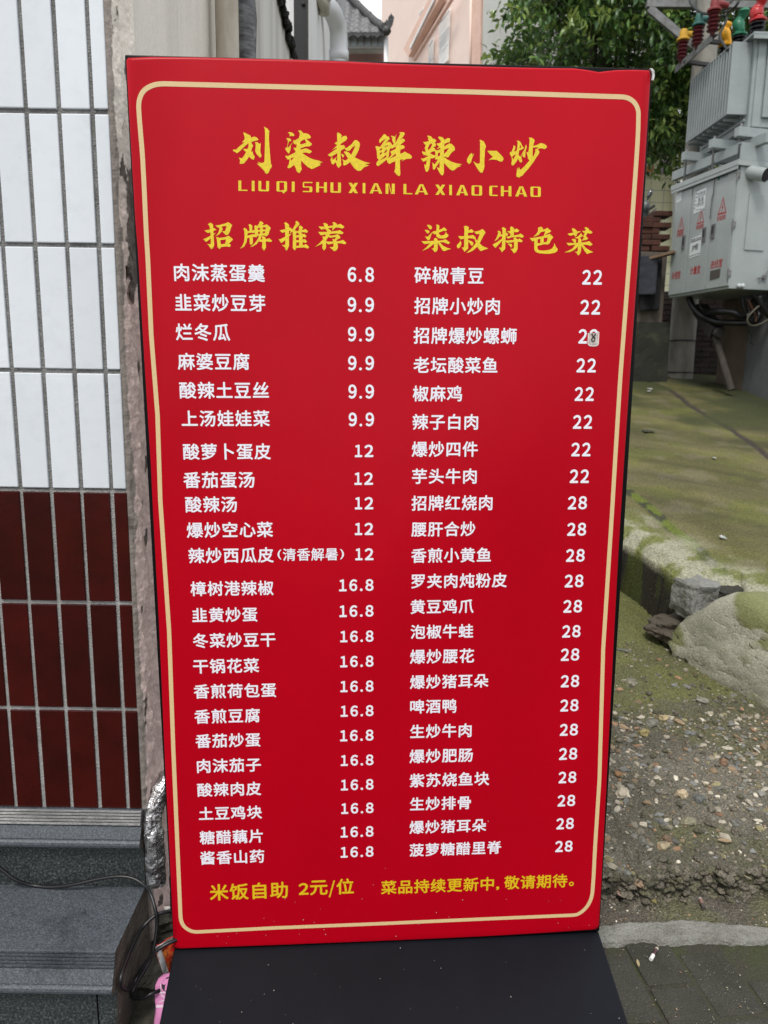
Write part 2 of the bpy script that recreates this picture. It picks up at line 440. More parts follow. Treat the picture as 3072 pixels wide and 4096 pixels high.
# ---- brush title and headings: outlines read from the photo
TITLE = [
 (920, 500, 8.295, [
  [[(460,272),(690,380),(710,455),(810,418),(885,440),(955,510),(940,535),(820,565),(722,600),(730,645),(785,725),(750,780),(715,890),(725,925),(745,925),(772,880),(762,930),(790,1010),(832,1080),(800,1185),(720,1150),(642,1080),(600,1150),(480,1300),(415,1315),(335,1315),(350,1200),(305,1110),(410,1140),(480,1050),(545,930),(440,830),(520,820),(590,830),(625,750),(632,650),(620,640),(560,690),(450,780),(350,890),(250,968),(190,930),(120,890),(108,850),(160,845),(210,850),(340,730),(500,600),(410,605),(490,520),(500,480),(490,390),(465,320)]],
  [[(835,600),(920,605),(1005,665),(1030,605),(1030,690),(1015,860),(1025,960),(1060,1040),(1040,1090),(1000,1115),(890,990),(848,890),(862,760),(862,660)]],
  [[(1140,90),(1250,150),(1322,240),(1308,270),(1300,500),(1325,850),(1345,1100),(1365,1300),(1405,1400),(1350,1480),(1310,1560),(1285,1625),(1215,1650),(1165,1610),(1170,1580),(1090,1490),(905,1310),(960,1300),(1020,1325),(915,1240),(1010,1280),(1080,1292),(1150,1260),(1160,1050),(1170,700),(1175,300),(1165,180)]]]),
 (1120, 510, 8.295, [
  [[(270,200),(320,188),(400,200),(460,240),(487,295),(460,318),(360,312),(322,338),(335,265)]],
  [[(218,390),(300,382),(350,410),(387,465),(310,495),(280,560),(256,690),(300,685),(370,590),(445,505),(360,640),(365,720),(328,850),(295,898),(230,830),(185,750),(195,700),(243,688),(275,490)]],
  [[(605,140),(690,130),(770,205),(780,240),(845,220),(950,255),(1020,320),(1020,385),(930,405),(880,420),(940,470),(1000,520),(1065,570),(1055,610),(990,655),(850,665),(720,715),(675,725),(705,770),(830,730),(900,730),(1050,810),(1055,840),(990,892),(860,858),(745,875),(830,945),(980,1035),(1150,1100),(1325,1135),(1330,1155),(1430,1185),(1300,1200),(1360,1230),(1310,1245),(1355,1275),(1290,1305),(1130,1385),(1050,1405),(930,1340),(800,1220),(705,1125),(705,1280),(728,1420),(655,1535),(610,1530),(550,1465),(530,1370),(475,1270),(340,1375),(290,1385),(250,1345),(300,1250),(330,1090),(255,1090),(185,990),(205,960),(260,980),(420,905),(530,845),(450,705),(552,705),(555,575),(515,598),(455,550),(445,450),(495,465),(635,380),(665,240),(640,185)],
   [(690,490),(825,425),(880,545),(680,595),(672,560)], [(355,1060),(475,1005),(385,1135)]]]),
 (1290, 510, 8.295, [
  [[(480,220),(515,195),(600,245),(642,300),(605,390),(690,320),(780,305),(820,380),(775,465),(700,510),(600,575),(595,625),(690,615),(750,655),(730,730),(650,770),(610,800),(600,900),(605,1050),(622,1280),(535,1375),(475,1290),(455,1200),(430,1195),(350,1260),(305,1230),(265,1100),(315,1005),(335,1050),(325,1105),(400,1070),(470,1000),(435,1100),(490,1140),(490,1000),(495,880),(280,1005),(180,945),(260,880),(470,735),(470,700),(320,780),(470,640),(480,610),(405,560),(430,530),(485,510),(490,420)]],
  [[(635,895),(720,950),(700,1010),(675,1035),(620,930)]],
  [[(745,710),(800,710),(960,590),(1060,455),(1130,455),(1220,520),(1242,580),(1210,740),(1140,900),(1072,1020),(1200,1085),(1400,1170),(1590,1215),(1400,1245),(1540,1285),(1500,1305),(1370,1350),(1290,1440),(1240,1470),(1160,1465),(1050,1380),(910,1175),(830,1245),(715,1295),(680,1240),(700,1200),(680,1135),(645,1080),(760,1130),(850,1060),(780,950),(710,860),(715,825),(800,825),(870,860),(950,938),(1040,760),(1080,630),(1000,680),(890,805),(800,803),(750,760)]]]),
 (1480, 520, 8.295, [
  [[(445,180),(465,165),(530,205),(550,240),(610,250),(652,330),(590,385),(500,480),(590,430),(640,425),(700,470),(728,535),(785,500),(735,400),(728,310),(735,290),(675,230),(750,228),(825,260),(875,155),(838,290),(838,400),(840,460),(900,350),(1000,150),(950,120),(1020,105),(1120,110),(1148,160),(1080,270),(975,360),(1070,310),(1140,345),(1145,400),(1000,520),(1040,540),(1075,530),(1140,575),(1130,640),(1060,660),(995,695),(990,825),(1110,775),(1140,742),(1230,800),(1300,825),(1370,890),(1385,930),(1340,985),(1210,985),(1030,1065),(1110,995),(985,1020),(985,1200),(1000,1480),(980,1550),(940,1555),(880,1510),(800,1415),(825,1320),(838,1065),(740,1100),(640,1155),(570,1105),(548,1010),(430,1105),(270,1228),(210,1190),(210,1110),(290,1015),(235,960),(215,720),(170,570),(240,565),(310,598),(345,575),(430,440),(530,320),(400,390),(320,470),(300,430),(305,350),(380,270)],
   [(315,665),(400,625),(385,690),(320,720)], [(318,800),(383,750),(380,820),(325,870)], [(475,590),(590,530),(590,560),(480,605)], [(455,775),(560,665),(548,760),(465,800)], [(315,1050),(530,850),(540,925)], [(670,640),(725,650),(835,585),(855,650),(720,720),(670,740),(710,855),(600,970),(620,860),(640,690)], [(645,980),(850,805),(848,890)]]]),
 (1660, 530, 8.295, [
  [[(390,145),(430,135),(530,170),(568,235),(630,240),(697,300),(670,350),(645,355),(688,450),(660,500),(570,520),(630,545),(665,600),(715,632),(830,580),(830,530),(690,590),(790,500),(720,440),(703,390),(760,395),(845,360),(840,310),(755,200),(775,168),(895,185),(970,275),(1080,212),(1155,240),(1130,355),(1030,375),(965,415),(955,495),(1060,430),(1110,395),(1200,410),(1290,500),(1308,560),(1305,625),(1215,675),(1150,760),(1090,855),(1010,850),(995,825),(942,840),(1050,920),(1200,1000),(1330,1045),(1560,1085),(1430,1110),(1515,1135),(1400,1180),(1280,1280),(1220,1292),(1150,1250),(1040,1140),(945,1035),(945,1380),(895,1455),(830,1410),(770,1300),(712,1180),(800,1210),(805,1000),(700,1150),(640,1255),(585,1255),(572,1100),(560,1020),(640,1090),(745,925),(655,925),(665,840),(610,880),(505,890),(490,970),(455,1240),(405,1325),(350,1325),(305,1180),(300,1080),(355,1110),(380,955),(260,998),(200,920),(195,880),(260,900),(410,825),(400,790),(330,810),(370,765),(280,785),(220,690),(235,640),(280,680),(345,660),(310,540),(350,450),(290,400),(262,335),(310,352),(450,320),(440,280),(418,255),(435,210)],
   [(410,620),(415,550),(470,430),(545,395),(555,440),(500,560)], [(485,715),(560,665),(640,645),(662,700),(660,785),(560,765)], [(742,720),(825,690),(820,790),(742,830)], [(950,600),(1110,540),(1040,660),(942,745)]]]),
 (1840, 520, 8.295, [
  [[(360,800),(385,795),(390,870),(455,800),(385,960),(350,1095),(280,1160),(212,1075),(220,980),(300,850)]],
  [[(630,385),(655,355),(770,410),(825,520),(840,590),(810,660),(798,900),(785,1100),(795,1225),(770,1330),(720,1450),(660,1440),(610,1390),(500,1210),(425,1065),(515,1130),(580,1150),(640,1120),(645,800),(648,430)]],
  [[(885,720),(1080,722),(1195,722),(1300,820),(1390,915),(1425,990),(1380,1075),(1320,1078),(1190,1020),(1040,1005),(925,1035),(1070,915),(970,830)]]]),
 (2010, 540, 8.295, [
  [[(335,370),(405,405),(400,470),(365,570),(380,580),(455,540),(480,290),(450,210),(540,235),(585,290),(635,400),(690,460),(650,490),(530,550),(505,690),(570,755),(620,640),(600,760),(630,910),(590,945),(550,920),(490,820),(440,910),(340,1035),(300,1038),(268,1000),(290,860),(275,760),(215,650),(225,610),(280,575),(340,430)],
   [(545,470),(550,400),(575,355),(590,430),(575,470)], [(290,750),(415,660),(400,720),(345,830),(320,820)]],
  [[(740,360),(770,365),(775,450),(740,570),(725,770),(700,785),(640,730),(630,630),(720,480)]],
  [[(845,115),(940,125),(1020,175),(1040,230),(1010,310),(990,398),(1100,370),(1195,320),(1240,298),(1350,325),(1440,390),(1440,450),(1370,500),(1290,475),(1220,475),(1145,500),(1198,590),(1180,650),(1080,800),(960,980),(820,1160),(680,1310),(640,1375),(580,1395),(525,1448),(480,1415),(440,1420),(435,1360),(450,1250),(465,1100),(495,1190),(520,1085),(570,1190),(720,1050),(870,875),(820,810),(800,700),(770,605),(835,590),(855,450),(875,190)],
   [(978,450),(1130,440),(1160,460),(1050,520),(1070,575),(1000,740),(972,745)]]])]
HEAD = [
 (800, 870, 10.369, [
  [[(345,310),(440,240),(500,265),(565,320),(570,465),(610,465),(705,545),(575,575),(585,700),(690,650),(585,750),(600,950),(608,1170),(560,1290),(500,1335),(450,1290),(390,1190),(315,1115),(420,1130),(465,1110),(470,890),(280,1038),(150,915),(220,905),(465,780),(450,635),(350,668),(205,560),(300,550),(440,520),(415,370)]],
  [[(655,350),(800,345),(1080,270),(1185,215),(1290,285),(1357,350),(1300,450),(1260,600),(1200,710),(1140,760),(1080,740),(940,600),(1060,590),(1100,480),(1120,375),(1010,385),(905,410),(965,490),(930,590),(830,710),(655,815),(740,720),(800,600),(835,440),(770,450)]],
  [[(690,850),(740,835),(830,870),(1040,845),(1210,780),(1320,870),(1388,940),(1220,1100),(1290,1150),(1290,1200),(1240,1245),(1120,1220),(900,1245),(830,1335),(750,1250),(735,1050),(715,910)], [(860,965),(1100,930),(1060,1110),(890,1140)]]]),
 (950, 870, 10.369, [
  [[(255,500),(310,450),(400,510),(430,590),(515,580),(500,390),(470,335),(525,290),(630,370),(620,570),(690,540),(728,560),(710,385),(760,345),(830,375),(920,270),(918,210),(975,175),(1050,220),(1095,270),(1030,350),(1120,340),(1225,310),(1320,390),(1392,460),(1330,600),(1300,730),(1195,815),(1150,770),(1030,765),(960,930),(1045,935),(1035,790),(1070,785),(1170,855),(1180,920),(1260,905),(1330,885),(1450,990),(1400,1035),(1180,1015),(1195,1270),(1110,1400),(1035,1280),(1040,1030),(970,1035),(905,1010),(800,1130),(650,1220),(540,1245),(720,1100),(850,920),(910,785),(845,785),(800,840),(730,830),(645,840),(655,1080),(580,1165),(520,1100),(515,855),(420,875),(390,1050),(290,1230),(120,1320),(220,1200),(290,1030),(310,850),(300,570)],
   [(430,680),(560,655),(735,660),(740,745),(670,710),(430,780)], [(855,450),(940,445),(960,530),(860,545)], [(1050,430),(1175,425),(1185,520),(1075,525)], [(862,615),(950,610),(935,710),(865,710)], [(1075,600),(1165,595),(1155,665),(1060,690)]]]),
 (1100, 870, 10.369, [
  [[(385,265),(450,220),(540,280),(600,345),(580,440),(620,430),(735,515),(870,290),(860,195),(910,165),(980,220),(1028,300),(835,525),(870,590),(985,575),(1010,460),(990,405),(1065,355),(1170,440),(1120,545),(1190,530),(1265,500),(1375,600),(1320,665),(1220,630),(1085,640),(1155,725),(1220,700),(1315,800),(1260,850),(1150,825),(1150,940),(1245,915),(1335,1020),(1270,1080),(1150,1040),(1150,1170),(1230,1155),(1300,1125),(1420,1250),(1370,1310),(1220,1265),(890,1280),(830,1395),(745,1280),(750,1000),(755,800),(740,610),(615,670),(670,580),(585,580),(585,730),(705,685),(585,810),(590,1200),(500,1390),(455,1370),(420,1260),(290,1165),(400,1165),(440,1130),(435,960),(270,1085),(165,930),(240,915),(435,820),(430,625),(310,660),(205,560),(260,545),(435,510),(425,320)],
   [(880,675),(965,660),(1010,745),(880,775)], [(880,855),(1005,845),(1005,960),(880,965)], [(885,1060),(1003,1050),(1003,1190),(890,1200)]]]),
 (1245, 870, 10.369, [
  [[(300,395),(430,405),(550,400),(520,310),(480,280),(570,248),(690,310),(690,385),(910,360),(910,280),(875,240),(950,215),(1065,290),(1065,330),(1130,315),(1210,290),(1375,410),(1290,490),(1160,445),(1010,440),(870,570),(890,440),(690,470),(830,580),(825,605),(1050,580),(1190,548),(1340,655),(1280,715),(1020,685),(780,700),(745,770),(900,770),(1100,720),(1180,790),(1215,870),(1110,920),(1035,965),(1060,1005),(1180,1000),(1320,950),(1460,1080),(1400,1130),(1250,1095),(1090,1090),(1110,1270),(1050,1370),(950,1420),(900,1370),(760,1245),(880,1245),(930,1220),(925,1100),(700,1140),(615,1060),(615,1280),(535,1390),(460,1290),(475,1100),(160,1240),(300,1130),(490,940),(475,795),(550,825),(575,820),(615,725),(395,760),(290,625),(420,625),(660,620),(665,560),(630,570),(590,490),(420,525)],
   [(720,825),(790,865),(1025,830),(980,935),(880,905),(910,1020),(620,1020),(625,950)]]]),
 (1670, 880, 10.369, [
  [[(370,235),(430,220),(530,250),(595,320),(560,400),(510,412),(465,380),(430,310)]],
  [[(280,440),(380,435),(465,470),(480,510),(440,575),(390,580),(350,530)]],
  [[(605,520),(640,500),(770,470),(775,290),(755,220),(830,215),(895,280),(875,430),(1000,390),(1085,325),(1205,435),(1180,470),(1060,475),(870,540),(880,620),(960,665),(1080,650),(1145,580),(1150,490),(1190,580),(1270,640),(1250,710),(1150,780),(1000,795),(860,780),(770,710),(750,600),(690,618),(600,550),(540,680),(500,820),(430,878),(370,810),(295,705),(415,715),(500,620)]],
  [[(145,900),(250,905),(670,885),(675,830),(655,800),(740,765),(805,810),(820,885),(1000,865),(1145,820),(1330,960),(1265,1025),(1060,945),(905,945),(1040,1085),(1220,1180),(1380,1220),(1240,1255),(1110,1310),(1030,1290),(950,1160),(825,970),(820,1230),(780,1320),(700,1355),(640,1270),(565,1195),(640,1200),(670,1150),(665,1010),(440,1190),(170,1310),(340,1170),(500,990),(270,1025)]]]),
 (1810, 885, 10.369, [
  [[(440,240),(550,210),(660,270),(635,410),(770,355),(860,435),(820,495),(630,500),(620,630),(830,595),(940,690),(930,735),(1000,830),(1060,690),(1105,540),(970,565),(870,460),(1080,420),(1215,345),(1290,410),(1345,490),(1250,640),(1100,940),(1220,1050),(1460,1150),(1300,1200),(1150,1260),(1080,1190),(1000,1080),(830,1230),(680,1310),(555,1330),(720,1190),(850,1050),(945,930),(895,765),(800,735),(615,730),(625,810),(720,830),(820,890),(850,960),(810,1025),(760,1035),(700,940),(630,850),(625,1150),(480,1290),(430,1210),(360,1115),(450,1105),(465,1000),(460,740),(320,775),(220,660),(240,640),(465,645),(475,400),(470,300)]],
  [[(300,820),(350,920),(330,1040),(260,1130),(200,1145),(158,1060),(180,990),(270,910)]]]),
 (1955, 885, 10.369, [
  [[(330,455),(390,410),(475,480),(468,575),(540,560),(545,360),(500,320),(575,265),(690,340),(680,500),(720,500),(778,570),(720,630),(670,635),(665,825),(850,810),(1025,795),(990,730),(1070,685),(1160,780),(1250,740),(1380,830),(1340,890),(1170,870),(1165,1180),(1100,1300),(1010,1350),(950,1250),(865,1165),(970,1165),(1020,1100),(1020,880),(740,925),(665,850),(650,1170),(520,1305),(460,1200),(390,1110),(500,1120),(520,1050),(525,830),(250,1130),(135,995),(300,900),(525,745),(530,640),(430,655),(350,760),(210,850),(290,720),(360,550),(365,480)]],
  [[(755,965),(850,945),(930,980),(945,1060),(900,1110),(830,1030)]],
  [[(735,435),(800,432),(875,425),(855,290),(910,235),(1015,300),(1020,375),(1125,325),(1245,410),(1170,475),(1015,475),(1010,610),(1180,585),(1300,530),(1425,635),(1370,710),(1250,680),(1090,680),(940,690),(770,740),(685,665),(860,640),(870,515),(820,520)]]]),
 (2100, 885, 10.369, [
  [[(510,290),(640,250),(720,325),(690,380),(820,345),(885,292),(1050,425),(1030,460),(870,540),(800,605),(930,570),(985,540),(1140,680),(1060,780),(980,940),(910,990),(770,975),(480,1040),(490,1180),(560,1230),(750,1240),(950,1210),(1080,1160),(1160,1050),(1180,920),(1230,1060),(1320,1170),(1300,1260),(1190,1330),(1000,1365),(800,1370),(560,1350),(420,1300),(350,1200),(350,830),(265,855),(160,720),(300,715),(740,635),(810,440),(640,465),(530,590),(305,680),(430,560),(510,430)],
   [(490,775),(605,745),(600,925),(490,935)], [(745,715),(905,695),(870,870),(740,900)]]]),
 (2235, 890, 10.369, [
  [[(330,490),(400,475),(570,445),(500,300),(545,255),(650,310),(735,400),(860,380),(870,400),(720,480),(710,560),(640,615),(595,530),(450,570),(390,555)]],
  [[(930,375),(1065,370),(1075,300),(1020,240),(1090,210),(1215,290),(1210,345),(1260,345),(1365,435),(1280,490),(1150,460),(1085,580),(1180,690),(1100,745),(910,775),(1020,635),(965,630),(1040,445),(980,440)]],
  [[(870,450),(960,580),(840,650),(895,750),(900,850),(1060,840),(1230,795),(1360,930),(1280,990),(1120,945),(960,940),(1080,1075),(1260,1190),(1400,1250),(1260,1280),(1130,1325),(1040,1220),(900,980),(880,1200),(850,1310),(765,1390),(700,1290),(625,1230),(720,1230),(750,1180),(750,1025),(600,1160),(420,1250),(185,1260),(350,1200),(540,1090),(650,940),(380,980),(280,870),(620,875),(490,715),(620,700),(680,750),(660,865),(765,865),(770,690),(620,670),(780,590),(860,500)]]])]
def brush(mb, table):
    for ox, oy, k, shapes in table:
        for i, loops in enumerate(shapes):
            def fn(x, y):
                p = sloc(ox + x / k, oy + y / k)
                return V((p.x, LY - i * 2e-5, p.z))
            mb.tris(loops, fn)
tb = MB(); brush(tb, TITLE); tb.build('title_lettering', m_yel, sign)
hb = MB(); brush(hb, HEAD[:4]); hb.build('heading_lettering', m_yel, sign)
hb = MB(); brush(hb, HEAD[4:]); hb.build('heading_lettering', m_yel, sign)
# ---- latin line, drawn letter by letter: thick uprights, thin bars
lb = MB()
LAT = [('L',20,68),('I',90,105),('U',125,181),('Q',220,275),('I',300,315),('S',358,408),('H',428,484),('U',503,558),('X',598,647),('I',672,686),('A',708,775),('N',792,840),('L',886,932),('A',945,1015),('X',1053,1105),('I',1126,1140),('A',1163,1225),('O',1243,1298),('C',1336,1380),('H',1397,1452),('A',1472,1535),('O',1552,1606)]
for ch, xa, xb in LAT:
    W_ = xb - xa; tv, th = 15, 6
    yt, yb = 33 + (xa - 20) * 0.0209, 87 + (xa - 20) * 0.0203
    H_ = yb - yt
    q = []
    rc = lambda x0, y0, x1, y1: q.append([(x0, y0), (x1, y0), (x1, y1), (x0, y1)])
    if ch == 'I': rc(0, 0, W_, H_)
    if ch == 'L': rc(0, 0, tv, H_); rc(tv, H_ - th, W_, H_)
    if ch == 'U': rc(0, 0, tv, H_ - 4); rc(W_ - tv, 0, W_, H_ - 4); q.append([(0, H_ - 4), (tv, H_ - 8), (W_ - tv, H_ - 8), (W_, H_ - 4), (W_ - 5, H_), (5, H_)])
    if ch in 'OQ':
        rc(0, 5, tv, H_ - 5); rc(W_ - tv, 5, W_, H_ - 5)
        q.append([(5, 0), (W_ - 5, 0), (W_, 5), (W_ - tv, 6), (tv, 6), (0, 5)]); q.append([(0, H_ - 5), (tv, H_ - 6), (W_ - tv, H_ - 6), (W_, H_ - 5), (W_ - 5, H_), (5, H_)])
        if ch == 'Q': q.append([(W_ * .45, H_ - 8), (W_ * .7, H_ - 8), (W_ * .8, H_ + 8), (W_ * .6, H_ + 8)])
    if ch == 'C': rc(0, 5, tv, H_ - 5); q.append([(5, 0), (W_, 0), (W_, 6), (tv, 6), (0, 5)]); q.append([(0, H_ - 5), (tv, H_ - 6), (W_, H_ - 6), (W_, H_), (5, H_)])
    if ch == 'H': rc(0, 0, tv, H_); rc(W_ - tv, 0, W_, H_); rc(tv, H_ / 2 - 3, W_ - tv, H_ / 2 + 3)
    if ch == 'S':
        q.append([(4, 0), (W_, 0), (W_, 6), (6, 6), (0, 5)]); rc(0, 5, 7, H_ / 2 - 3); q.append([(0, H_ / 2 - 3), (W_ - 4, H_ / 2 - 3), (W_, H_ / 2 + 3), (3, H_ / 2 + 3)])
        rc(W_ - tv, H_ / 2 + 3, W_, H_ - 5); q.append([(0, H_ - 6), (W_, H_ - 6), (W_ - 4, H_), (0, H_)])
    if ch == 'X': q.append([(0, 0), (17, 0), (W_, H_), (W_ - 17, H_)]); q.append([(W_ - 17, 0), (W_, 0), (17, H_), (0, H_)])
    if ch == 'N': rc(0, 0, tv, H_); rc(W_ - tv, 0, W_, H_); q.append([(tv, 0), (tv + 4, 0), (W_ - tv, H_), (W_ - tv - 4, H_)])
    if ch == 'A': q.append([(W_ / 2 - 9, 0), (W_ / 2 + 2, 0), (17, H_), (0, H_)]); q.append([(W_ / 2 - 2, 0), (W_ / 2 + 9, 0), (W_, H_), (W_ - 17, H_)]); rc(W_ * .25, H_ * .66, W_ * .75, H_ * .66 + 6)
    for i, poly in enumerate(q):
        pts = []
        for x, y in poly:
            p = sloc(940 + (xa + x) / 1.3167, 700 + (yt + y + x * 0.02) / 1.3167)
            pts.append(V((p.x, LY - i * 2e-5, p.z)))
        lb.add(pts, [tuple(range(len(pts)))])
lb.build('pinyin_lettering', m_yel, sign)
# ---- dishes and prices
A1, A2, A3, A4 = (650, 1030, 1.7463), (1560, 1030, 1.7463), (700, 2260, 1.8433), (1560, 2260, 1.8433)
DISH = [
 (A1, '肉沫蒸蛋羹', 85, 717, 110), (A1, '韭菜炒豆芽', 92, 720, 319), (A1, '烂冬瓜', 97, 475, 523), (A1, '麻婆豆腐', 110, 610, 727), (A1, '酸辣土豆丝', 122, 745, 927), (A1, '上汤娃娃菜', 137, 750, 1123),
 (A1, '酸萝卜蛋皮', 147, 758, 1354), (A1, '番茄蛋汤', 150, 645, 1551), (A1, '酸辣汤', 163, 523, 1721), (A1, '爆炒空心菜', 173, 773, 1898), (A1, '辣炒西瓜皮', 185, 778, 2075),
 (A3, '樟树港辣椒', 118, 728, 166), (A3, '韭黄炒蛋', 130, 610, 361), (A3, '冬菜炒豆干', 135, 742, 547), (A3, '干锅花菜', 137, 622, 736), (A3, '香煎荷包蛋', 142, 748, 919), (A3, '香煎豆腐', 147, 628, 1104), (A3, '番茄炒蛋', 155, 632, 1284), (A3, '肉沫茄子', 165, 636, 1467), (A3, '酸辣肉皮', 167, 637, 1642), (A3, '土豆鸡块', 178, 643, 1816), (A3, '糖醋藕片', 185, 650, 1992), (A3, '酱香山药', 190, 660, 2141),
 (A2, '碎椒青豆', 168, 650, 128), (A2, '招牌小炒肉', 167, 763, 341), (A2, '招牌爆炒螺蛳', 162, 880, 548), (A2, '老坛酸菜鱼', 162, 747, 752), (A2, '椒麻鸡', 157, 500, 950), (A2, '辣子白肉', 155, 612, 1147), (A2, '爆炒四件', 150, 610, 1337), (A2, '芋头牛肉', 152, 602, 1525), (A2, '招牌红烧肉', 148, 712, 1711), (A2, '腰肝合炒', 147, 593, 1893), (A2, '香煎小黄鱼', 147, 702, 2075),
 (A4, '罗夹肉炖粉皮', 155, 857, 110), (A4, '黄豆鸡爪', 150, 613, 299), (A4, '泡椒牛蛙', 150, 610, 483), (A4, '爆炒腰花', 146, 617, 665), (A4, '爆炒猪耳朵', 146, 722, 850), (A4, '啤酒鸭', 147, 487, 1033), (A4, '生炒牛肉', 147, 598, 1214), (A4, '爆炒肥肠', 142, 607, 1396), (A4, '紫苏烧鱼块', 143, 728, 1571), (A4, '生炒排骨', 146, 593, 1746), (A4, '爆炒猪耳朵', 142, 706, 1915), (A4, '菠萝糖醋里脊', 142, 817, 2080)]
PRICE = [(A1, '6.8', 1293, 1477, 122)] + [(A1, '9.9', a, 1477, b) for a, b in ((1293, 332), (1295, 537), (1296, 738), (1298, 936), (1300, 1130))] + [(A1, '12', a, b, c) for a, b, c in ((1343, 1472, 1349), (1340, 1470, 1542), (1343, 1472, 1713), (1343, 1472, 1892), (1346, 1473, 2068))]
PRICE += [(A3, '16.8', a, 1463, b) for a, b in ((1210, 143), (1212, 333), (1218, 519), (1218, 703), (1219, 886), (1221, 1067), (1217, 1247), (1222, 1429), (1223, 1609), (1225, 1782), (1221, 1955), (1221, 2103))]
PRICE += [(A2, '22', a, b, c) for a, b, c in ((1336, 1475, 141), (1323, 1462, 349), (1310, 1448, 552), (1297, 1432, 754), (1284, 1418, 953), (1272, 1406, 1147), (1261, 1395, 1339), (1250, 1384, 1525))] + [(A2, '28', a, b, c) for a, b, c in ((1237, 1370, 1710), (1232, 1364, 1894), (1224, 1354, 2076))]
PRICE += [(A4, '28', a, b, c) for a, b, c in ((1282, 1420, 112), (1272, 1410, 298), (1264, 1399, 482), (1254, 1390, 653), (1254, 1389, 848), (1250, 1384, 1026), (1247, 1380, 1205), (1241, 1375, 1382), (1237, 1368, 1555), (1230, 1360, 1726), (1221, 1350, 1895), (1213, 1341, 2062))]
def row(mb, fr_, s, xa, xb, yc, **k):
    ox, oy, sc = fr_
    a, b = sloc(ox + xa / sc, oy + yc / sc), sloc(ox + xb / sc, oy + yc / sc)
    write(mb, s, sp, a.x, b.x, (a.z + b.z) / 2, **k)
db = MB()
for r_ in DISH: row(db, *r_, spacing=1.09, bold=0.019)
row(db, A1, '(', 805, 832, 2070, bold=0.012, hscale=0.75); row(db, A1, ')', 1240, 1268, 2068, bold=0.012, hscale=0.75)
row(db, A1, '清香解暑', 842, 1225, 2069, spacing=1.06, bold=0.014)
db.build('dish_lettering', m_white, sign)
pb = MB()
CELL = {'16.8': (((0, .217), (.296, .526), (.593, .69), (.763, 1)), .348), '6.8': (((0, .325), (.41, .545), (.665, 1)), .53), '9.9': (((0, .325), (.41, .545), (.665, 1)), .53),
        '12': (((0, .40), (.52, 1)), .655), '22': (((0, .44), (.555, 1)), .683), '28': (((0, .44), (.545, 1)), .672)}
def digit(mb, ch, x0, x1, zc, h, bold=0.030):
    if ch == '.':
        r = (x1 - x0) * .40; c = (x0 + x1) / 2
        mb.tris([[(c + r * math.cos(i * math.pi / 8), zc - h / 2 + r + r * math.sin(i * math.pi / 8)) for i in range(16)]], sp)
    else: write(mb, chr(ord(ch) + 0xFEE0), sp, x0, x1, zc, bold=bold, height=h)
for fr_, s, xa, xb, yc in PRICE:
    ox, oy, sc = fr_
    a, b = sloc(ox + xa / sc, oy + yc / sc), sloc(ox + xb / sc, oy + yc / sc)
    cells, hr_ = CELL[s]
    W_ = b.x - a.x
    for ch, (u0, u1) in zip(s, cells): digit(pb, ch, a.x + W_ * u0, a.x + W_ * u1, (a.z + b.z) / 2, W_ * hr_ * 1.03)
pb.build('price_lettering', m_white, sign)
A5, A6 = (600, 3400, 1.8433), (1460, 3400, 1.728)
ft = MB()
row(ft, A5, '米饭自助', 443, 1018, 290, spacing=1.09, bold=0.019)
ft.build('footer_lettering', m_amb, sign)
ft = MB()
row(ft, A5, '元', 1180, 1310, 265, bold=0.019); row(ft, A5, '位', 1375, 1503, 255, bold=0.019)
a, b = sloc(600 + 1097 / 1.8433, 3400 + 275 / 1.8433), sloc(600 + 1170 / 1.8433, 3400 + 273 / 1.8433)
digit(ft, '2', a.x, b.x, a.z, (b.x - a.x) * 1.33)
sl0 = [(1318, 335), (1329, 335), (1364, 211), (1353, 211)]
ft.add([(lambda q_: V((q_.x, LY, q_.z)))(sloc(600 + x / 1.8433, 3400 + y / 1.8433)) for x, y in sl0], [(0, 1, 2, 3)])
ft.build('footer_lettering', m_amb, sign)
ft = MB()
row(ft, A6, '菜品持续更新中', 110, 887, 234, spacing=1.07, bold=0.019); row(ft, A6, '敬请期待', 958, 1393, 207, spacing=1.07, bold=0.019)
row(ft, A6, ',', 902, 924, 252, bold=0.04, hscale=0.8); row(ft, A6, '。', 1404, 1438, 222, bold=0.02)
ft.build('footer_lettering', m_amb, sign)
# ---- hand-corrected price: peeling strip of clear tape and paper with a pen-written 8
sk = MB()
k = 12.76
st = lambda x, y, d=0.0: (lambda p: V((p.x, LY - 0.0004 - d, p.z)))(sloc(2300 + x / k, 1290 + y / k))
def stick(x, y): return st(x, y, 0.0009 * max(0, nz(x * .006, y * .006, 2)) + 0.0002)
nu, nv = 14, 20
def stf(u, v):
    x = 655 + u * 450; y = 545 + v * 605
    if v > .88: x = 880 + (x - 880) * (1 - (v - .88) * 1.2)
    return stick(x, y)
sk.grid(stf, nu, nv)
m_stk = mat('worn_paper', (0.62, 0.58, 0.52), 0.5, col2=(0.42, 0.33, 0.30), scale=90, lo=0.5, hi=0.72)
stk = sk.build('price_sticker', m_stk, sign, smooth=True)
stk['label'] = 'small worn paper patch with a pen written 8 over one price'
se = MB()
edge = [(600, 600), (640, 560), (625, 800), (610, 1060), (640, 1140), (700, 1185), (850, 1200), (1050, 1190), (1130, 1110), (1145, 800), (1160, 500), (1090, 490)]
for a, b in zip(edge, edge[1:]):
    p, q = st(*a, 0.0002), st(*b, 0.0002)
    d = (q - p).normalized(); w = V((d.z, 0, -d.x)) * 0.0011
    se.add([p - w, p + w, q + w, q - w], [(0, 1, 2, 3)])
se.build('tape_edge', mat('tape_edge', (0.8, 0.72, 0.70), 0.25), stk)
pen = MB()
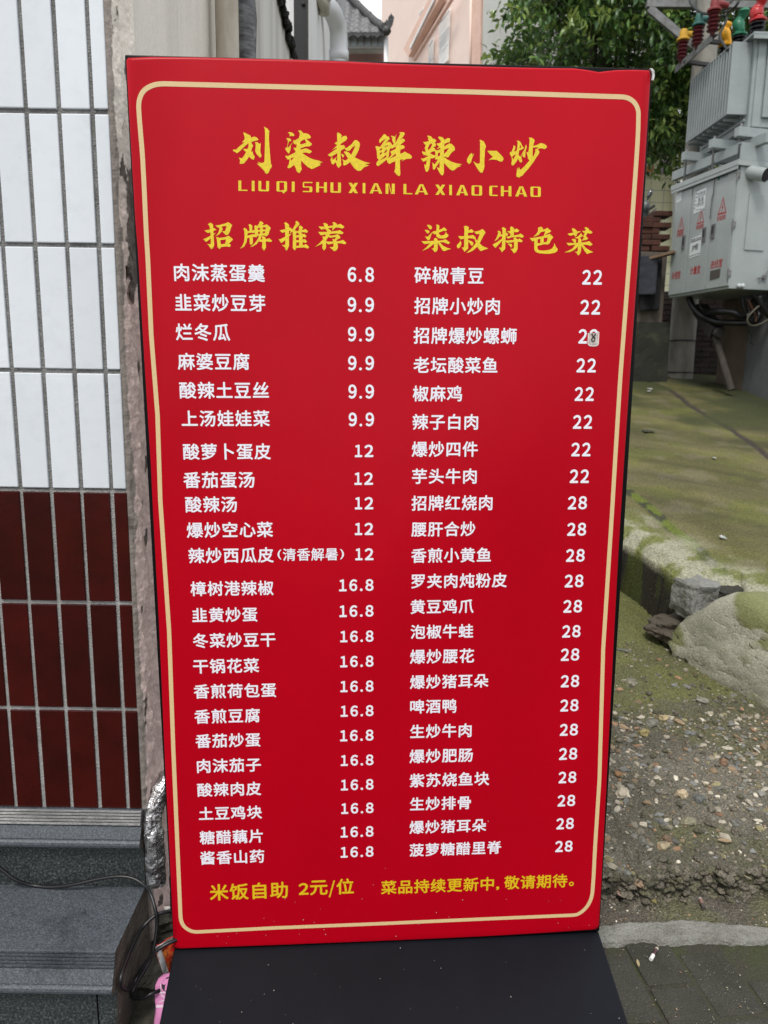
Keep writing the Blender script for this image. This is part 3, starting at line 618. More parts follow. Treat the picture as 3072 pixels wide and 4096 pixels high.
pts8 = [(800, 575), (812, 640), (862, 730), (940, 790), (955, 870), (915, 945), (850, 965), (798, 950), (785, 880), (820, 800), (875, 740), (950, 665), (992, 580)]
for a, b in zip(pts8, pts8[1:]):
    p, q = st(*a, 0.0016), st(*b, 0.0016)
    d = (q - p).normalized(); w = V((d.z, 0, -d.x)) * 0.0011; e = d * 0.0004
    pen.add([p - w - e, p + w - e, q + w + e, q - w + e], [(0, 1, 2, 3)])
pen.build('pen_mark', mat('black_ink', (0.01, 0.008, 0.015), 0.4), stk)
# ---- torn film at the top right corner
cb = MB()
tc0 = [(2592, 279), (2603, 280), (2611, 290), (2612, 312), (2607, 328), (2601, 325), (2604, 304), (2600, 290)]
cb.prism([sloc(*p, y=-0.0085) for p in tc0], (0, 0.004, 0))
cb.build('torn_corner', mat('torn_white_film', (0.7, 0.7, 0.69), 0.5, col2=(0.35, 0.36, 0.37), scale=200), sign, fixn=True)
# ---- sloping black foot plate in front of the panel
ft_ = MB()
x0, x1, zb = -SW / 2 + 0.001, SW / 2 - 0.001, SBASE - 0.004
L_ = 0.52
ft_.prism([(x0, 0.0, zb), (x0, -L_, 0.012), (x0, -L_, 0.004), (x0, 0.07, 0.004), (x0, 0.07, zb)], (x1 - x0, 0, 0))
m_foot = mat('black_laminate', (0.0040, 0.0050, 0.0078), 0.45, col2=(0.0050, 0.0062, 0.0095), scale=5, bump=0.02, bscale=500, spec=0.16, spots=[((0.014, 0.015, 0.017), 9, 0.62, 0.8, 8, 0.6)])
ft_.build('foot_plate', m_foot, sign, bevel=0.003, fixn=True)
dst = MB()
for i in range(70):
    x, t = random.uniform(x0 + .01, x1 - .01), random.uniform(0.01, 0.4)
    z = zb + (0.012 - zb) * t / L_ + 0.0006
    r = random.choice((0.0005, 0.0006, 0.0008, 0.0012))
    dst.stone((x, -t, z), r, r * random.uniform(.6, 1.4), r * .5, i)
for i in range(34):
    x, z = random.uniform(-.50, .50), SBASE + .012 + abs(random.gauss(0, .10))
    r = random.choice((.0006, .0008, .0010)); dst.stone((x, -.0064, z), r, r * .4, r * random.uniform(.7, 1.6), i)
dst.build('dust_specks', mat('pale_grit', (0.34, 0.33, 0.29), 0.8), sign)['kind'] = 'stuff'
# ============================================================ shop front: tiled wall
WY, EX, PX, PZ, GR = 1.70, -0.593, 0.0695, 0.2685, 0.0092
wall = thing('tiled_wall', (-1.5, WY, 0.47), 'shop wall of upright white tiles above dark red brown tiles', 'wall')
m_tw = mat('white_glazed_tile', (0.735, 0.775, 0.81), 0.12, bump=0.05, bscale=45, spec=0.6, col2=(0.68, 0.72, 0.755), scale=18, lo=0.5, hi=0.7, island=0.07, spots=[((0.25, 0.25, 0.24), 34, 0.74, 0.76, 3, 0.7)])
m_tb = mat('brown_glazed_tile', (0.050, 0.0032, 0.0022), 0.12, bump=0.10, bscale=22, spec=0.5, island=0.35, col2=(0.034, 0.0022, 0.0014), scale=9, lo=.4, hi=.62, spots=[((0.10, 0.07, 0.065), 60, 0.72, 0.8, 8, 0.5)])  # two-tone mottling and per-tile tone stand in for uneven reflections
m_gr = mat('cement_grout', (0.17, 0.168, 0.16), 0.9, col2=(0.26, 0.258, 0.25), scale=14, bump=0.7, bscale=260, grain=0.3, gscale=420)
m_gl = mat('pale_cement_grout', (0.40, 0.395, 0.385), 0.9, col2=(0.30, 0.295, 0.28), scale=20, bump=0.7, bscale=260, grain=0.2, gscale=420)
ZT = 1.278
bk = MB(); bk.box((-4.2, WY + 0.004, ZT), (EX, WY + 0.03, 3.6)); part(bk, 'white_tile_grout', m_gr, wall)
bk = MB(); bk.box((-4.2, WY + 0.004, 0.2), (EX, WY + 0.03, ZT)); part(bk, 'brown_tile_grout', m_gl, wall)
tw, tbn = MB(), MB()
for r in range(-3, 9):
    z1 = ZT + (r + 1) * PZ if r >= 0 else ZT + (r + 1) * PZ
    z0 = z1 - PZ
    if r == -3: z0 = 0.474
    for c in range(0, 52):
        xr = -0.626 - PX * (c - 1) - GR / 2
        xl = xr - PX + GR
        if c == 0: xl, xr = -0.626 + GR / 2, EX + 0.001
        tilt = random.uniform(-.0012, .0012); jz = random.uniform(-.0008, .0008); jx = random.uniform(-.0006, .0006)
        y = WY - random.uniform(0, 0.0016)
        ym = Matrix.Translation(V(((xl + xr) / 2 + jx, y, (z0 + z1) / 2 + jz))) @ Matrix.Rotation(tilt * 2, 4, 'Z') @ Matrix.Rotation(tilt, 4, 'X')
        w, h = (xr - xl) / 2, (z1 - z0 - GR) / 2
        (tw if r >= 0 else tbn).box((-w, 0, -h), (w, 0.012, h), ym)
part(tw, 'white_tiles', m_tw, wall, bevel=0.0022)
part(tbn, 'brown_tiles', m_tb, wall, bevel=0.0018)
# rough mortar edge where the tiles end, and the plaster behind it
def mort_mat():
    m = mat('rough_mortar', (0.86, 0.74, 0.68), 0.92, col2=(0.40, 0.34, 0.30), scale=5, lo=0.55, hi=0.58, bump=0.7, bscale=40, spots=[((0.06, 0.05, 0.045), 14, 0.68, 0.72)], grain=0.12, stretch=(1, 1, 0.4))
    return m
mo = MB()
def mfn(u, v):
    z = 0.1 + 3.3 * v
    y = WY + 0.002 + 0.085 * u
    j = 0.005 * nz(z * 9, u * 2, 3) + 0.0025 * nz(z * 40, u * 9, 1)
    edge = 0.035 + 0.03 * nz(z * 5, 0, 9)
    lump = 0.010 if (y - WY) < edge else 0.0
    return (EX - 0.001 + lump * (1 if u > 0 else 0) + abs(j) * (1 if 0 < u < 1 else 0) + 0.036 * u, y, z)
mo.grid(mfn, 26, 760)
def mortcol(v):
    y, z = v.y - WY, v.z
    pink = lerp3((0.95, 0.73, 0.665), (0.92, 0.84, 0.74), min(1, max(0, (z - 1.7) / .4)))
    pink = tuple(c * (0.94 + .16 * nz(z * 14, y * 30, 5)) for c in pink)
    w = .009 + .014 * nz(z * 3.5, 1, 4) + .008 * nz(z * 22, y * 20, 2)
    c = (0.42, 0.36, 0.315) if y < w else pink
    if y < .006: c = (0.30, 0.26, 0.23)
    k = nz(z * 7, y * 26, 31)
    if 1.74 < z + .03 * nz(z * 20, y * 40, 3) < 1.98 and y > .028 + .01 * nz(z * 15, 2, 2): c = (0.19, 0.155, 0.135)
    if k > .60: c = (0.13, 0.105, 0.09)
    return c
def lerp3(a, b, t): return tuple(x + (y - x) * t for x, y in zip(a, b))
o = mo.build('mortar_edge', mat('two_coat_mortar', (.8, .7, .6), .92, attr='tint', bump=.6, bscale=45, grain=.10, gscale=160), smooth=True)
a_ = o.data.color_attributes.new('tint', 'FLOAT_COLOR', 'POINT')
a_.data.foreach_set('color', [q_ for v in o.data.vertices for q_ in (*mortcol(v.co), 1.0)])
o.data.transform(XF[wall.name].inverted()); o.parent = wall; XF[o.name] = XF[wall.name]
mo = MB()
for i, (px, py, r_) in enumerate(((512, 985, .012), (530, 1010, .016), (520, 1070, .014), (538, 1110, .018), (535, 1165, .020), (548, 1185, .014))):
    c_ = atx(px, py, EX + .018); mo.stone(c_, .006, r_ * 1.2, r_ * 1.7, i + 3, None, .5, 3, .12)
part(mo, 'broken_render', mat('broken_brown_render', (.26, .215, .185), .95, col2=(.12, .095, .08), scale=30, bump=1.5, bscale=70), wall, smooth=True)

# ============================================================ granite steps
AZ0 = 0.474
steps = thing('entrance_steps', (-1.5, 1.4, 0.0), 'grey granite entrance steps with grooved nosings under the tiled wall', 'steps')
m_gra = mat('speckled_granite', (0.056, 0.065, 0.076), 0.45, col2=(0.110, 0.121, 0.134), scale=230, lo=0.45, hi=0.64, grain=0.45, gscale=330, bump=0.10, bscale=400, spots=[((0.016, 0.017, 0.018), 6, 0.58, 0.66, 8, 0.5), ((0.16, 0.16, 0.16), 260, 0.71, 0.76, 2, 0.7)])
m_gri = mat('riser_granite', (0.018, 0.023, 0.023), 0.4, col2=(0.095, 0.104, 0.10), scale=170, lo=0.47, hi=0.66, grain=0.6, gscale=300, bump=0.05, bscale=300)
m_side = mat('rough_step_side', (0.10, 0.083, 0.066), 0.95, col2=(0.045, 0.038, 0.031), scale=8, bump=1.0, bscale=60, spots=[((0.02, 0.018, 0.016), 12, 0.66, 0.72)])
XL, XR = -4.2, -0.588
def course(z0, y0, zb, yb2):
    "one nosing + riser: (y, z) line from the back of the groove band down to the next tread"
    p = [(y0 + 0.03, z0), (y0, z0 - 0.001)]
    g = 5
    for i in range(g):
        a = z0 - 0.002 - 0.034 * i / g; yy = y0 - 0.014 * i / g
        p += [(yy - 0.004, a), (yy - 0.004, a - 0.0042), (yy + 0.002, a - 0.0048), (yy + 0.001, a - 0.0066)]
    p += [(y0 - 0.016, z0 - 0.038), (y0 - 0.028, z0 - 0.064)]
    for i in range(7):
        t = math.pi * i / 6
        p.append((y0 - 0.026 - 0.009 * math.sin(t), z0 - 0.066 - 0.011 * (1 - math.cos(t))))
    p += [(y0 - 0.022, z0 - 0.090), (y0 - 0.008, z0 - 0.094), (y0 - 0.006, zb)]
    return p
def extr(mb, prof, xl, xr, nx=1):
    k = len(mb.v); n = len(prof)
    for i in range(nx + 1):
        x = xl + (xr - xl) * i / nx
        for y, z in prof: mb.v.append(V((x, y, z)))
    for i in range(nx):
        for j in range(n - 1):
            a = k + i * n + j
            mb.f.append((a, a + 1, a + n + 1, a + n))
    return mb
T1, T2 = 0.268, 0.062
Y1, Y2 = WY - 0.004, 1.478
c1 = course(AZ0 + 0.004, Y1, T1, WY)
c2 = course(T1, Y2, T2, Y2)
NU = 24
up = [p for p in c1[:NU]]
nm = MB(); extr(nm, c1[:2], XL, XR); extr(nm, c1[21:-2], XL, XR); part(nm, 'upper_nosing', m_gra, steps)
nm = MB(); extr(nm, c1[1:22], XL, XR); part(nm, 'groove_band', m_gra, steps)
nm = MB()
for i in range(5):
    y_, z_ = c1[2 + 4 * i]
    nm.box((XL, y_ - .0024, z_ - .0030), (XR - .002, y_ + .004, z_ + .0004))
part(nm, 'pale_strips', mat('pale_groove_strips', (0.36, 0.355, 0.345), 0.9, col2=(0.22, 0.22, 0.215), scale=30, bump=0.4, bscale=200, grain=0.25, gscale=300, stretch=(.3, 1, 1)), steps)
nm = MB(); extr(nm, c1[-2:], XL, XR); part(nm, 'upper_riser', m_gri, steps)
nm = MB(); extr(nm, [(Y1 - 0.006, T1), (Y2 + 0.03, T1)], XL, XR); part(nm, 'tread', m_gra, steps)
nm = MB(); extr(nm, c2[:-2], XL, XR); part(nm, 'lower_nosing', m_gra, steps)
nm = MB(); extr(nm, c2[-2:], XL, XR - 0.047); nm2 = MB(); extr(nm2, c2[-2:], XR - 0.043, XR)
nm.add(nm2.v, nm2.f); part(nm, 'lower_riser', m_gri, steps)
nm = MB(); nm.box((XL, 1.15, -0.05), (XR - 0.004, Y2 - 0.005, T2)); part(nm, 'lower_tread', m_gra, steps, bevel=0.004)
nm = MB(); nm.box((XR - 0.047, Y2 - 0.0045, T2), (XR - 0.043, Y2 - 0.003, T1 - 0.095)); part(nm, 'riser_joint', m_black, steps)
def sidefn():
    mb = MB()
    prof = [(WY + 0.05, AZ0 - 0.02)] + [q for q in c1[1:]] + [(Y2 + 0.03, T1)] + c2[1:] + [(1.15, T2), (1.15, -0.05), (WY + 0.05, -0.05)]
    mb.tris([prof], lambda y, z: (XR + 0.0005, y, z))
    return mb
part(sidefn(), 'end_face', m_side, steps)
sm = MB()
def sfn(u, v):
    y = 1.20 + (WY - 1.20) * u; z = -0.02 + v * (0.27 if y > Y2 - .01 else 0.12)
    return (XR + 0.001 + 0.012 * abs(nz(y * 14, z * 14, 2)) * (1 - v) , y, min(z, (T1 - 0.10 if y < Y2 else T1 - 0.004)))
sm.grid(sfn, 50, 20)
part(sm, 'cement_render', m_side, steps, smooth=True)

# ============================================================ alley wall on the left, with its pipes
AX = -0.588
m_pl = mat('peeling_plaster', (0.84, 0.79, 0.71), 0.85, col2=(0.70, 0.655, 0.58), scale=3.0, lo=0.45, hi=0.66, bump=0.35, bscale=22, stretch=(1, 1, 0.22),
           spots=[((0.34, 0.21, 0.10), 5, 0.68, 0.82, 8, 0.55), ((0.16, 0.14, 0.12), 26, 0.70, 0.725, 6, 0.8)], grain=0.06, gscale=120)
m_pk = mat('pinkish_plaster', (0.76, 0.635, 0.59), 0.9, col2=(0.62, 0.51, 0.465), scale=6, bump=1.2, bscale=26, spots=[((0.15, 0.11, 0.095), 20, 0.69, 0.73), ((0.55, 0.46, 0.42), 40, 0.66, 0.72)])
m_st = mat('rain_streaked_wall', (0.66, 0.645, 0.61), 0.85, col2=(0.40, 0.385, 0.35), scale=2.5, lo=0.42, hi=0.72, bump=0.2, bscale=18, stretch=(1, 2.2, 0.10), grain=0.05)
m_ww = mat('white_painted_wall', (0.84, 0.84, 0.83), 0.8, col2=(0.74, 0.74, 0.725), scale=2, stretch=(1, 1, 0.3))
alley = thing('alley_wall', (AX, 3.4, 0.0), 'peeling beige plaster wall running back along the left of the alley', 'wall')
def afn(u, v):
    y = WY + 0.10 + (2.78 - WY - 0.10) * u; z = 1.62 + 1.7 * v
    b = 0.006 * nz(y * 4, z * 1.5, 1) + (0.012 if 2.02 < y < 2.22 else 0.0)
    return (AX + b, y, z)
q = MB(); q.grid(afn, 90, 60); part(q, 'upper_plaster', m_pl, alley, smooth=True)
def afn2(u, v):
    y = WY + 0.10 + (2.78 - WY - 0.10) * u; z = -0.05 + 1.67 * v
    return (AX + 0.010 * nz(y * 5, z * 5, 6) + 0.004 * nz(y * 22, z * 22, 6), y, z)
q = MB(); q.grid(afn2, 90, 120); part(q, 'lower_plaster', m_pk, alley, smooth=True)
t0, t1 = atx(1098, -60, AX - .004), atx(1166, 240, AX - .004)
q = MB(); q.box((AX - 0.25, WY + 0.03, -0.05), (AX - 0.03, 2.78, 4.2))
q.prism([V((AX - .004, 2.78, -.05)), V((AX - .004, t1.y, -.05)), t1, t0, V((AX - .004, t0.y, 4.4)), V((AX - .004, 2.78, 4.4))], (-.25, 0, 0)); part(q, 'streaked_plaster', m_st, alley, fixn=True)
q = MB()
q.bar(t0 + V((.0, 0, .02)), t1 + V((.0, 0, .02)), .05, .03)
for i in range(44):
    p = t0.lerp(t1, i / 43)
    q.stone(p + V((.022 + random.uniform(-.01, .01), 0, random.uniform(-.025, .02))), .013, .016, .015 + .010 * random.random(), i)
part(q, 'roof_edge', mat('black_tar_edge', (0.012, 0.011, 0.010), 0.9, bump=0.5, bscale=40), alley)
pd = MB()
c_ = at(828, 130, 2.70); bx, by = -0.530, 2.66
pd.tube([(bx, by, -0.02), (bx, by, 3.6)], 0.037, 16)
pd.lathe((bx, by, 2.14), [(0.040, 0), (0.043, 0.002), (0.043, 0.05), (0.040, 0.052)], 16)
pd.lathe((bx, by, 2.44), [(0.040, 0), (0.043, 0.002), (0.043, 0.06), (0.040, 0.062)], 16)
o = pd.build('drain_pipe', mat('beige_plastic', (0.70, 0.64, 0.54), 0.5, col2=(0.42, 0.37, 0.29), scale=5, stretch=(1, 1, 0.3), spots=[((0.22, 0.15, 0.08), 14, 0.66, 0.75, 8, 0.6)]), smooth=True, auto=40)
tag(o, 'beige plastic drain pipe with joint collars on the peeling plaster wall', 'pipe', 'pipes on the alley wall')
pt = MB()
n_ = 60; bx, by = -0.530, 2.96
pt.tube([(bx, by, -0.02 + 3.6 * i / n_) for i in range(n_ + 1)], [0.042 + 0.003 * (i % 3) + 0.002 * random.random() for i in range(n_ + 1)], 14)
o = pt.build('taped_pipe', mat('grey_wrap_tape', (0.16, 0.165, 0.17), 0.35, col2=(0.05, 0.05, 0.052), scale=14, lo=0.4, hi=0.6, bump=0.5, bscale=30, stretch=(1, 1, 3), spots=[((0.4, 0.4, 0.4), 25, 0.66, 0.72, 6, 0.6)]), smooth=True)
tag(o, 'dark grey tape wrapped pipe standing next to the beige drain pipe', 'pipe', 'pipes on the alley wall')
# black post, white wall beyond, white drain pipe with elbow
q = MB(); q.box((AX - 0.02, 5.14, 0.3), (AX + 0.06, 5.22, 6.5)); q.box((AX + 0.055, 5.13, 0.3), (AX + 0.062, 5.23, 6.5))
for i in range(6): q.lathe((AX + 0.04, 5.14, 2.6 + i * 0.4), [(0.012, 0), (0.012, 0.01), (0.006, 0.014)], 8, (0, -1, 0))
tag(q.build('gate_post', mat('black_steel', (0.008, 0.008, 0.009), 0.5)), 'thin black steel post between stained wall and white wall', 'post')
ww = thing('white_wall', (AX, 6.6, 0.3), 'white painted wall farther down the alley beyond the black post', 'wall')
q = MB(); q.box((AX - 0.2, 5.26, 0.3), (AX + 0.01, 7.75, 7.0)); part(q, 'wall_face', m_ww, ww)
q = MB(); q.box((AX - 0.2, 7.76, 0.3), (AX + 0.05, 8.9, 7.0)); part(q, 'corner_wall', m_st, ww)
q = MB()
for i in range(7): q.tube([(AX + 0.06 + 0.0, 8.0 + i * 0.12, 0.5), (AX + 0.06, 8.0 + i * 0.12, 7.0)], 0.035, 8)
part(q, 'ribbed_cladding', mat('ribbed_grey_sheet', (0.45, 0.46, 0.47), 0.5, col2=(0.3, 0.3, 0.3), scale=6), ww, smooth=True)
wp = MB()
zz = at(1340, 178, 7.06).z
wp.tube(spline([(AX + 0.03, 6.75, zz + 0.17), (AX + 0.09, 6.85, zz + 0.17), (AX + 0.13, 7.0, zz + 0.12), (AX + 0.14, 7.06, zz), (AX + 0.14, 7.06, zz - 0.2)], 6), 0.075, 16)
wp.tube([(AX + 0.14, 7.06, zz - 0.05), (AX + 0.14, 7.06, zz - 0.13)], 0.084, 16)
wp.tube([(AX + 0.14, 7.06, zz - 0.2), (AX + 0.14, 7.06, 0.8)], 0.073, 16)
tag(wp.build('white_pipe', mat('white_plastic', (0.72, 0.73, 0.74), 0.35), smooth=True), 'thick white drain pipe with elbow on the far white wall', 'pipe')
vp = MB()
zt = at(1300, 40, 6.6).z
vp.tube([(AX + 0.05, 6.55, zt - 0.05), (AX + 0.05, 6.55, zt + 0.7)], 0.045, 12)
vp.tube([(AX + 0.05, 6.55, zt + 0.05), (AX + 0.05, 6.55, zt + 0.14)], 0.058, 12)
vp.tube([(AX + 0.02, 6.35, zt + 0.0), (AX + 0.06, 6.5, zt - 0.02)], 0.04, 12)
tag(vp.build('vent_pipe', mat('cream_plastic', (0.5, 0.47, 0.4), 0.5), smooth=True), 'short cream pipe fitting on the wall above the white elbow', 'pipe')

# foil pipe by the steps
fp = MB()
fpts = spline([at(700, 3085, 1.79), at(660, 3135, 1.755), at(622, 3205, 1.73), at(608, 3275, 1.71), at(614, 3350, 1.70), at(621, 3440, 1.70), at(628, 3530, 1.70)], 9)
fp.tube(fpts, [0.0245 + 0.0022 * nz(i * .16, 0) for i in range(len(fpts))], 26)
k_ = 0
for i, p in enumerate(fp.v):
    d = 0.0030 * nz(p.x * 55, p.y * 55, p.z * 38, 2) + 0.0010 * nz(p.x * 130, p.y * 130, p.z * 110, 2)
    c = min(fpts, key=lambda q: (q - p).length)
    if (p - c).length > 1e-5: fp.v[i] = p + (p - c).normalized() * d
tag(fp.build('foil_pipe', mat('crinkled_foil', (0.66, 0.66, 0.67), 0.24, col2=(0.20, 0.185, 0.18), scale=34, lo=0.42, hi=0.62, metal=0.9, bump=0.6, bscale=90, spots=[((0.12, 0.07, 0.06), 25, 0.62, 0.7, 6, 0.6)])), 'pipe wrapped in crinkled silver foil bending down beside the granite steps', 'pipe')

# black cables on the step
m_cab = mat('black_rubber', (0.007, 0.007, 0.008), 0.38)
def cable(pts, r, label, name='power_cable', sub=10):
    pts = [p if p.x > -0.576 or p.y > 1.8 or p.z > T1 + .002 else CAMP + (p - CAMP) * (-0.576 / p.x) for p in pts]
    c = MB().tube(spline(pts, sub), r, 10)
    return tag(c.build(name, m_cab, smooth=True), label, 'cable', 'black cables by the steps')
zc = T1 + 0.006
cable([at(-260, 3310, 1.66), at(-90, 3420, 1.665), at(0, 3474, 1.668), at(60, 3518, 1.668), atz(130, 3541, zc), atz(210, 3548, zc), at(300, 3537, 1.668), at(390, 3517, 1.67), at(470, 3506, 1.67), at(530, 3513, 1.668), at(575, 3540, 1.66), at(602, 3575, 1.655), at(622, 3640, 1.63), at(628, 3700, 1.62), at(615, 3790, 1.60), at(595, 3850, 1.585), at(560, 3910, 1.565), at(532, 3960, 1.55), at(535, 3990, 1.54), at(570, 3993, 1.535), at(612, 3972, 1.54), at(680, 3950, 1.57)], 0.0045, 'black cable lying along the granite tread and dropping over its end')
cable([at(720, 3640, 1.66), at(690, 3645, 1.65), at(650, 3650, 1.64), at(615, 3666, 1.63), at(570, 3710, 1.61), at(540, 3760, 1.595), at(515, 3820, 1.58), at(490, 3885, 1.56), at(482, 3930, 1.55), at(497, 3955, 1.545), at(520, 3955, 1.545), at(545, 3915, 1.55), at(580, 3855, 1.56), at(630, 3800, 1.565), at(690, 3765, 1.58), at(730, 3750, 1.60)], 0.0046, 'black cable looping on the ground between step end and sign')

# litter behind the foot plate
def sheet(name, px, Y, thick, m, label, cat, wob=0.006, seed=0, extra=None):
    root = thing(name, at(*px[0], Y[0]), label, cat)
    a, b, c, d = [at(*p, y) for p, y in zip(px, Y)]
    nrm = (b - a).cross(d - a).normalized()
    def fn(u, v):
        p = a.lerp(b, u).lerp(d.lerp(c, u), v)
        e = min(u, 1 - u, v, 1 - v)
        return p + nrm * (wob * nz(u * 3 + seed, v * 3, seed) * (1 if e > 0 else .4))
    mb = MB().grid(fn, 20, 24)
    o = part(mb, 'pouch' if cat == 'pouch' else 'wrapper', m, root, smooth=True)
    s_ = o.modifiers.new('thickness', 'SOLIDIFY'); s_.thickness = thick; s_.offset = 0
    if extra: extra(root, fn, nrm)
    return root
m_snack = mat('printed_snack_wrapper', (0.66, 0.025, 0.025), 0.25, col2=(0.60, 0.17, 0.04), scale=32, lo=0.48, hi=0.56, spots=[((0.16, 0.015, 0.01), 55, 0.58, 0.66)])
m_wht = mat('white_foil', (0.62, 0.63, 0.64), 0.3, bump=0.1, bscale=60)
def seams(root, fn, nrm):
    mb = MB()
    for (u0, v0, u1, v1) in ((0.0, 0.0, 1.0, 0.17), (0.0, 0.17, 0.19, 1.0)):
        mb.grid(lambda u, v: V(fn(u0 + (u1 - u0) * u, v0 + (v1 - v0) * v)) - nrm * 0.0016, 12, 12)
    part(mb, 'white_seam', m_wht, root, smooth=True)
sheet('snack_bag', [(616, 3788), (735, 3720), (760, 3850), (655, 3905)], [1.60, 1.66, 1.68, 1.62], 0.002, m_snack, 'red snack wrapper with white seams tucked behind the sign edge', 'wrapper', seed=2, extra=seams)
m_pink = mat('pink_plastic', (0.66, 0.25, 0.48), 0.3, bump=0.1, bscale=50)
root = thing('pink_pouch', at(650, 4000, 1.53), 'pink plastic pouch lying against the left edge of the black foot plate', 'pouch')
LE = [(655, 3897), (634, 3914), (622, 3940), (619, 3975), (620, 4005), (623, 4022), (622, 4045), (618, 4075), (612, 4130)]
def pouch(u, v):
    f = v * (len(LE) - 1); i = min(int(f), len(LE) - 2); f -= i
    lx = LE[i][0] + (LE[i + 1][0] - LE[i][0]) * f; ly = LE[i][1] + (LE[i + 1][1] - LE[i][1]) * f
    px, py = lx + (760 - lx) * u, ly - 25 * u
    return at(px, py, 1.575 - 0.075 * v - 0.004 * nz(u * 4, v * 3, 7) + (0.006 * (1 - u) ** 8))
o = part(MB().grid(pouch, 20, 32), 'pouch', m_pink, root, smooth=True)
s_ = o.modifiers.new('thickness', 'SOLIDIFY'); s_.thickness = 0.002; s_.offset = 0
tw_ = lambda p: p + V((0, -0.0022, 0.0006))
q = MB(); q.tris([[(.16 + .36 * math.cos(a) * .5 + .2, .24 + .13 * math.sin(a)) for a in [i * math.pi / 12 for i in range(24)]]], lambda x, y: tw_(pouch(x, y)))
part(q, 'dark_print', mat('dark_label_print', (0.012, 0.010, 0.014), 0.35), root)
q = MB()
for (a, b, w) in (((.14, .22), (.20, .40), .02), ((.15, .36), (.32, .37), .012), ((.2, .40), (.32, .46), .016), ((.12, .52), (.34, .49), .014), ((.03, .62), (.34, .66), .035)):
    q.add([tw_(tw_(pouch(a[0], a[1] - w))), tw_(tw_(pouch(b[0], b[1] - w))), tw_(tw_(pouch(b[0], b[1] + w))), tw_(tw_(pouch(a[0], a[1] + w)))], [(0, 1, 2, 3)])
part(q, 'pale_print', mat('pale_label_print', (0.72, 0.55, 0.66), 0.4), root)
# ============================================================ ground: base sheet, pavers, cement strip, dirt slope, mossy slope
def tinted(mb, name, m, colfn, kind='structure', smooth=True, **k):
    o = mb.build(name, m, smooth=smooth, **k)
    a = o.data.color_attributes.new('tint', 'FLOAT_COLOR', 'POINT')
    flat = []
    for v in o.data.vertices: flat += [*colfn(v.co), 1.0]
    a.data.foreach_set('color', flat)
    if kind: o['kind'] = kind
    return o
def lerp(a, b, t): return tuple(x + (y - x) * t for x, y in zip(a, b))
def sstep(a, b, x):
    t = max(0, min(1, (x - a) / (b - a)))
    return t * t * (3 - 2 * t)
def pdist(x, y, pl):
    best = 9e9
    for (ax, ay), (bx, by) in zip(pl, pl[1:]):
        dx, dy = bx - ax, by - ay
        t = max(0, min(1, ((x - ax) * dx + (y - ay) * dy) / (dx * dx + dy * dy)))
        best = min(best, math.hypot(ax + t * dx - x, ay + t * dy - y))
    return best
q = MB(); q.box((-120, -120, -0.30), (120, 160, -0.08)); o = q.build('ground', mat('dark_earth', (0.06, 0.055, 0.045), 0.95)); o['kind'] = 'structure'
m_mud = mat('damp_mossy_mud', (0.040, 0.036, 0.025), 0.95, col2=(0.040, 0.047, 0.016), scale=9, bump=0.8, bscale=90, grain=0.4, gscale=300)
q = MB()
q.grid(lambda u, v: (-6 + 12 * u, -5 + 6.95 * v, -0.0042 + 0.0022 * nz(u * 60, v * 40)), 160, 90)
o = q.build('paving_bed', m_mud, smooth=True); o['kind'] = 'structure'
m_pav = mat('weathered_paver', (0.048, 0.045, 0.034), 0.85, col2=(0.030, 0.030, 0.020), scale=7, bump=0.8, bscale=170, grain=0.45, gscale=420,
            spots=[((0.042, 0.046, 0.014), 5, 0.54, 0.70, 8, 0.8), ((0.36, 0.34, 0.26), 190, 0.67, 0.70, 3, 0.8)])
PA = math.radians(-83.66)
du, dn = V((math.cos(PA), math.sin(PA), 0)), V((-math.sin(PA), math.cos(PA), 0))
pv = MB()
kx = lambda x: 1.845 + 0.012 * nz(x * 6, 3)
for i in range(-40, 40):
    for j in range(-34, 16):
        ccen = dn * (0.881 + 0.1345 * (i + 0.5)) + du * (-1.28 + 0.215 * (j + (0.5 if i % 2 else 0)))
        if not (-4.4 < ccen.x < 4.2 and -3.2 < ccen.y < kx(ccen.x) - 0.03): continue
        if ccen.x < -0.50 and ccen.y > 1.0: continue
        R_ = Matrix((du, dn, V((0, 0, 1)))).transposed().to_4x4()
        R_.translation = V((ccen.x, ccen.y, random.uniform(-0.0035, 0.0015)))
        R_ = R_ @ Matrix.Rotation(random.uniform(-.012, .012), 4, 'X') @ Matrix.Rotation(random.uniform(-.008, .008), 4, 'Y') @ Matrix.Rotation(random.uniform(-.02, .02), 4, 'Z')
        pv.box((-0.1025, -0.0625, -0.05), (0.1025, 0.0625, 0.0), R_)
o = pv.build('pavement', m_pav, bevel=0.004, seg=2); o['kind'] = 'structure'
